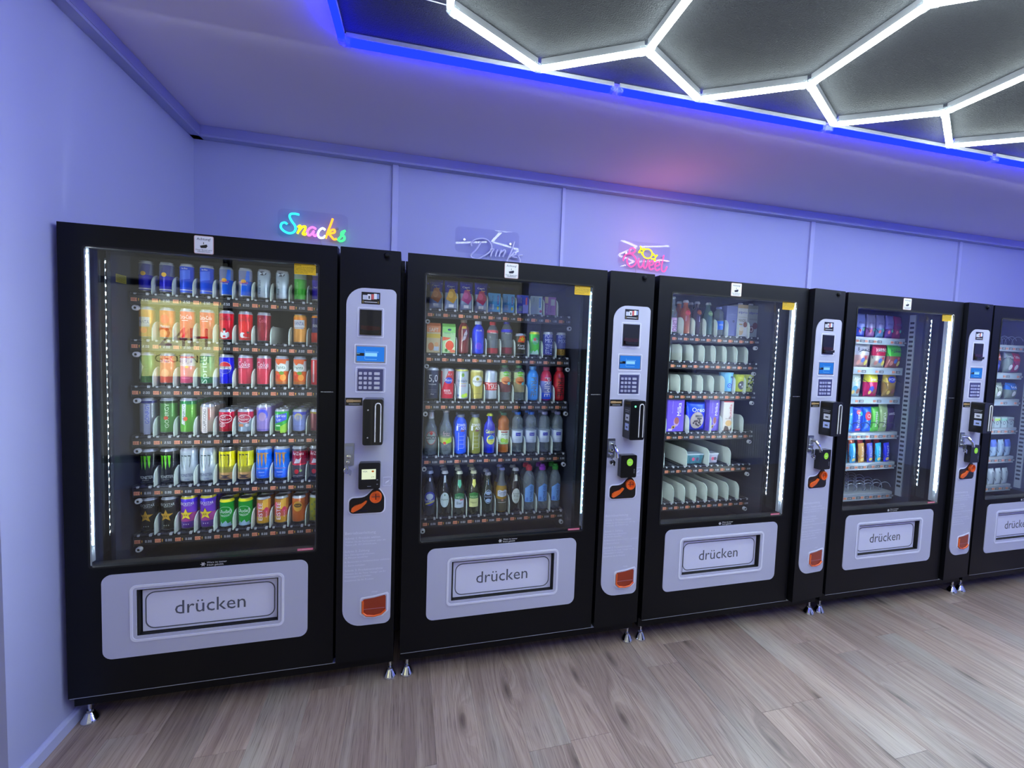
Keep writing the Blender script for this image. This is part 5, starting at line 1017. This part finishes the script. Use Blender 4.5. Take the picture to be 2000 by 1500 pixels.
D4 = [(.13, .07, (190, 70, 60), 'Zed', 'red sweet bag'), (.205, .07, (200, 150, 60), 'Sour', 'amber sweet bag'), (.28, .07, (120, 60, 150), 'Grape', 'plum sweet bag'), (.355, .07, (70, 160, 160), 'Mint', 'teal sweet bag'), (.445, .075, (70, 150, 214), 'Air', 'light blue sweet bag'), (.520, .085, (60, 90, 200), 'Nerds', 'blue and pink sweet bag with white vertical lettering'), (.600, .075, (40, 110, 214), 'Airheads', 'blue sweet bag with red balloon'), (.672, .075, (96, 170, 70), 'Mike&Ike', 'green sweet bag with white vertical lettering'), (.742, .078, (150, 170, 130), 'YUMMI', 'pale green tall sweet bag'), (.808, .075, (66, 50, 90), 'LAKRITZ', 'dark purple sweet bag')]
for i, (x, ww, c, tx, lk) in enumerate(D4):
    sp = [('W', tx, .10, .022, .0, .082, W_)] if i in (5, 7, 8) else [('T', tx, .05, .014, 0, .12, W_)]
    if i == 6: sp = [('E', .0, .105, .026, .03, (190, 36, 70)), ('O', .004, .105, .013, .013, .003, W_), ('W', 'rocks', .04, .01, 0, .045, (230, 180, 190))]
    if i == 5: sp = [('E', .0, .13, .02, .016, (205, 90, 110)), ('E', .02, .12, .012, .014, (60, 190, 170)), ('R', -.02, .02, .006, .022, (205, 50, 110))]+sp
    bag('candy_bag', 'bag', lk, 3, 3, i, (m4(x), .285, Z4[3]), ww, .165 if i != 8 else .185, .03, c, None, .5, sp, group='sweet bags on the fourth tray', tilt=-.04)
P4 = [(90, 150, 200), (190, 120, 70), (60, 120, 180), (210, 180, 90), (70, 160, 205), (70, 160, 210), (190, 150, 90), (80, 90, 190), (60, 170, 205), (50, 60, 200)]
for i in range(10):
    bag('snack_bar', 'bar', ['light blue', 'brown', 'teal', 'gold', 'sky blue', 'cyan and white', 'tan and cream', 'violet-blue', 'turquoise', 'deep blue'][i]+' wrapped snack bar in a spiral', 3, 4, i, (m4(.128+.0738*i-.012), .268, Z4[4]), .050, .128, .02, P4[i], None, .5,
        [('V', ['Twix', 'Lion', 'Bounty', 'Nuts', 'Milky', 'Bounty', 'Snax', 'Choco', 'Kinder', 'Mars'][i], .07, .014, .0, .075, W_), ('E', 0, .02, .014, .012, (214, 190, 120))], tilt=-.10, group='snack bars on the fifth tray')
    t = bag('snack_bar', 'bar', ['second blue', 'second tan', 'second teal', 'second red', 'second azure', 'second cyan', 'second orange', 'second red', 'second red', 'second orange-red'][i]+' bar just behind', 3, 4, i, (m4(.128+.0738*i-.020), .325, Z4[4]+.006), .050, .135, .02, [(60, 130, 200), (150, 110, 70), (40, 120, 150), (190, 60, 50), (50, 140, 205), (40, 150, 200), (200, 110, 50), (190, 60, 50), (190, 60, 50), (214, 80, 46)][i], None, .5, (), tilt=-.10, group='snack bars on the fifth tray')
# --- rightmost machine (only its left part is in view)
def m5(x): return MX[4]+x
Z5 = [z+.0275 for z in ROWZ[4]]
for i, (x, ww, c1, c2, tx, lk, r) in enumerate([(.60, .10, (60, 70, 150), (214, 120, 60), 'Fun', 'rainbow-topped sweet bag with blue disc', 1), (.74, .09, (120, 130, 130), None, 'Mix', 'grey sweet bag', 1), (.80, .14, (150, 40, 90), (170, 30, 60), 'Toffifee', 'crimson sweet bag with white script', 1),
                                         (.64, .12, (150, 160, 150), None, 'Mint', 'grey-green round mint bag', 2), (.80, .12, (130, 140, 136), (40, 120, 205), 'Ice', 'blue-topped sweet bag', 2)]):
    bag('candy_bag', 'bag', lk, 4, r, [4, 6, 7, 4, 7][i], (m5(x), .29, Z5[r]), ww, .15 if r == 1 else .12, .05, c1, c2, .55, [('T', tx, .05, .02, 0, .115 if r == 1 else .09, W_), ('E', 0, .04, .018, .02, (70, 80, 170) if i == 0 else (205, 205, 215))], group='bags in the rightmost machine')
for k in range(5, 10):
    carton('gum_box', 'small pale box with %s lid' % ['green', 'red', 'lime', 'mint', 'grey'][k-5], 4, 3, k, .058, .075, .05, (176, 190, 200), [('R', -.029, .029, .05, .066, [(120, 190, 150), (205, 90, 110), (170, 205, 90), (150, 205, 190), (150, 150, 160)][k-5]), ('O', 0, .034, .014, .014, .004, (60, 60, 76))], x=m5(.128+.0738*k), y=.262, group='small boxes on the fourth tray', cat='box')
    bag('wipes_pack', 'packet', 'blue and white %s packet' % ['striped', 'leaning', 'plain', 'creased', 'narrow'][k-5], 4, 4, k, (m5(.128+.0738*k), .27, Z5[4]), .056, .125, .03, (170, 190, 215), (96, 120, 205) if k % 2 else None, .6, [('V', 'care', .05, .012, .0, .06, (70, 90, 150)), ('R', -.004, .004, .085, .095, (60, 66, 90))], tilt=-.05, group='packets on the fifth tray')
    bag('wipes_pack', 'packet', 'white %s packet' % ['slanted', 'folded', 'upright', 'shiny', 'dull'][k-5], 4, 5, k, (m5(.128+.0738*k), .27, Z5[5]), .056, .12, .03, (196, 204, 214), None, .6, [('V', 'pure', .05, .012, .0, .06, (110, 120, 140)), ('R', -.004, .006, .085, .097, (50, 54, 70))], tilt=-.05, group='packets on the bottom tray')

# ------------------------------------------------------------------ neon signs on the wall
def neon(name, label, strokes, ox, oy, sc, r, plate, cable=None):
    """strokes: (name, colour, strength, points); points in wall units are (x, z) metres"""
    t = thing(name, label, 'neon sign')
    for nm, colr, st, pts in strokes:
        p3 = []; P = [(ox+a*sc[0], oy+c*sc[1]) for a, c in pts]
        for i in range(len(P)-1):           # Catmull-Rom through the points
            p0, p1, p2, p3_ = P[max(0, i-1)], P[i], P[i+1], P[min(len(P)-1, i+2)]
            for q in range(5):
                u = q/5; f = lambda d: .5*((2*p1[d])+(-p0[d]+p2[d])*u+(2*p0[d]-5*p1[d]+4*p2[d]-p3_[d])*u*u+(-p0[d]+3*p1[d]-3*p2[d]+p3_[d])*u**3)
                p3.append((f(0), f(1)))
        p3.append(P[-1]); y = BY(p3[0][0])-.028
        m = emis('neon_'+nm+name+'%d' % st, colr, st) if st > 0 else mat('unlit_tube', (196, 198, 226), .25)
        b = MB(); b.tube([(a, y, c) for a, c in p3], r, 8, m); ob('letter_tube', b.mesh('letter_tube', 1.0), t)
    x0, x1, z0, z1 = plate; y = BY(x0)-.018
    b = MB(); b.prism(rr(x0, x1, z0, z1, .03, 5), y-.002, y+.002, ACRYL); ob('backing_plate', b.mesh('backing_plate'), t)
    b = MB()
    for xx in (x0+.06, x1-.06): b.lathe([(.006, 0), (.006, -.026)], 10, CHROME, (xx, y+.018, (z0+z1)/2), 'y')
    ob('standoff', b.mesh('standoff', .6), t)
    if cable: b = MB(); b.tube([(cable, y, z0+.02), (cable+.01, y, z0-.05), (cable+.02, y+.01, z0-.3)], .002, 5, flat((150, 150, 170))); ob('cable', b.mesh('cable'), t)
    return t
# picture measurements turned into wall metres: u to the right, v down
SNX = (.3665, 2.3270); SS = (1/1385., -1/1385.)
def sk(pts, shear=.0): return pts
neon('snacks_sign', 'lit neon sign reading Snacks in rainbow colours on the wall', [
    ('cyan', (.03, .8, 1), 2.2, [(237, 118), (200, 114), (172, 122), (166, 145), (182, 178), (204, 208), (210, 238), (195, 266), (160, 277), (122, 262), (100, 235), (106, 204), (130, 194), (146, 204)]),
    ('yellow', (1, .78, .02), 2.2, [(226, 222), (246, 206), (240, 236), (224, 274)]), ('yellow', (1, .78, .02), 2.2, [(234, 252), (262, 216), (284, 210), (282, 236), (266, 270), (282, 276), (298, 262)]),
    ('magenta', (1, .16, .7), 2.2, [(366, 222), (340, 210), (312, 228), (300, 258), (312, 280), (336, 264), (350, 240), (346, 266), (360, 280), (376, 262)]),
    ('white', (.85, .95, 1), 2.2, [(438, 222), (418, 210), (392, 232), (382, 266), (396, 290), (424, 288), (440, 268)]),
    ('orange', (1, .33, .03), 2.4, [(497, 122), (480, 175), (456, 244), (443, 292)]), ('orange', (1, .33, .03), 2.4, [(456, 262), (486, 220), (510, 214), (510, 236), (474, 252), (490, 276), (508, 294), (530, 286)]),
    ('green', (.05, 1, .2), 2.2, [(598, 212), (570, 228), (566, 250), (588, 262), (588, 288), (560, 304), (536, 290)]), ('green', (.05, 1, .2), 2.2, [(540, 290), (560, 268), (586, 226)])],
    SNX[0], SNX[1], SS, .0062, (.42, .81, 2.10, 2.27), .655)
DR = []
for pts in ([(1500, 332), (1496, 308), (1530, 276), (1585, 262), (1635, 276), (1664, 318), (1650, 362), (1600, 402), (1548, 430), (1502, 420), (1500, 398), (1540, 352), (1576, 290)], [(1652, 345), (1682, 338), (1666, 366), (1656, 402)], [(1712, 338), (1694, 400)], [(1742, 338), (1726, 396)], [(1736, 366), (1768, 338), (1776, 352), (1758, 396)], [(1852, 262), (1832, 330), (1800, 410), (1784, 458)], [(1812, 396), (1850, 352), (1866, 362), (1836, 384), (1880, 392)], [(1926, 366), (1890, 376), (1906, 416), (1884, 456), (1852, 452)]):
    DR.append(('off', (1, 1, 1), 0, pts))
neon('drinks_sign', 'unlit white neon sign reading Drinks between two wall joints', DR, .3500, 2.4240, (1/1222., -1/1222.), .0058, (1.47, 1.90, 2.11, 2.275), 1.70)
PKC = (1, .10, .36)
CD = (1, .92, .03)
SW = [('pink', PKC, 1.7, [(455, 665), (466, 585), (510, 520), (590, 486), (660, 505), (735, 580), (762, 660), (715, 745), (640, 788), (575, 745), (540, 660), (560, 590)]),
      ('pink', PKC, 1.7, [(610, 486), (586, 430), (610, 372), (670, 356), (718, 396), (700, 448), (640, 478)]),
      ('pink', PKC, 1.7, [(815, 575), (806, 690), (838, 775), (885, 765), (925, 680), (940, 595), (930, 720), (960, 790), (1005, 745), (1030, 650), (1036, 590)]),
      ('pink', PKC, 1.7, [(1078, 712), (1140, 690), (1165, 645), (1125, 612), (1075, 655), (1066, 750), (1108, 808), (1170, 776)]),
      ('pink', PKC, 1.7, [(1215, 722), (1285, 696), (1312, 650), (1270, 614), (1215, 660), (1208, 760), (1250, 816), (1320, 780)]),
      ('pink', PKC, 1.7, [(1402, 450), (1378, 590), (1362, 730), (1384, 820), (1436, 824), (1470, 770), (1492, 705)]),
      ('blush', (1, .6, .8), 1.5, [(1235, 588), (1330, 568), (1515, 576)]),
      ('lemon', CD, 1.5, [(1010+112*math.cos(a*PI/6), 450+108*math.sin(a*PI/6)) for a in range(13)]),
      ('lemon', CD, 1.5, [(915, 400), (925, 330), (880, 370), (828, 290), (850, 350), (800, 440), (860, 430), (890, 490)]),
      ('lemon', CD, 1.5, [(1110, 500), (1150, 440), (1180, 480), (1246, 465), (1200, 520), (1195, 600), (1160, 560), (1105, 560)])]
neon('sweet_sign', 'lit pink neon sign reading Sweet with yellow candy outline', SW, 2.520, 2.3590, (.345e-3, -.312e-3), .0047, (2.64, 3.06, 2.113, 2.300), 2.78)

lamp = bpy.data.lights.new('sweet_sign_glow', 'POINT'); lamp.color = (1, .22, .25); lamp.energy = 1.6; lamp.shadow_soft_size = .1  # unseen point lamp added before the Sweet sign for the pink ceiling patch
lo = bpy.data.objects.new('sweet_sign_glow', lamp); COL.objects.link(lo); lo.location = (2.85, BY(2.85)-.28, 2.28)
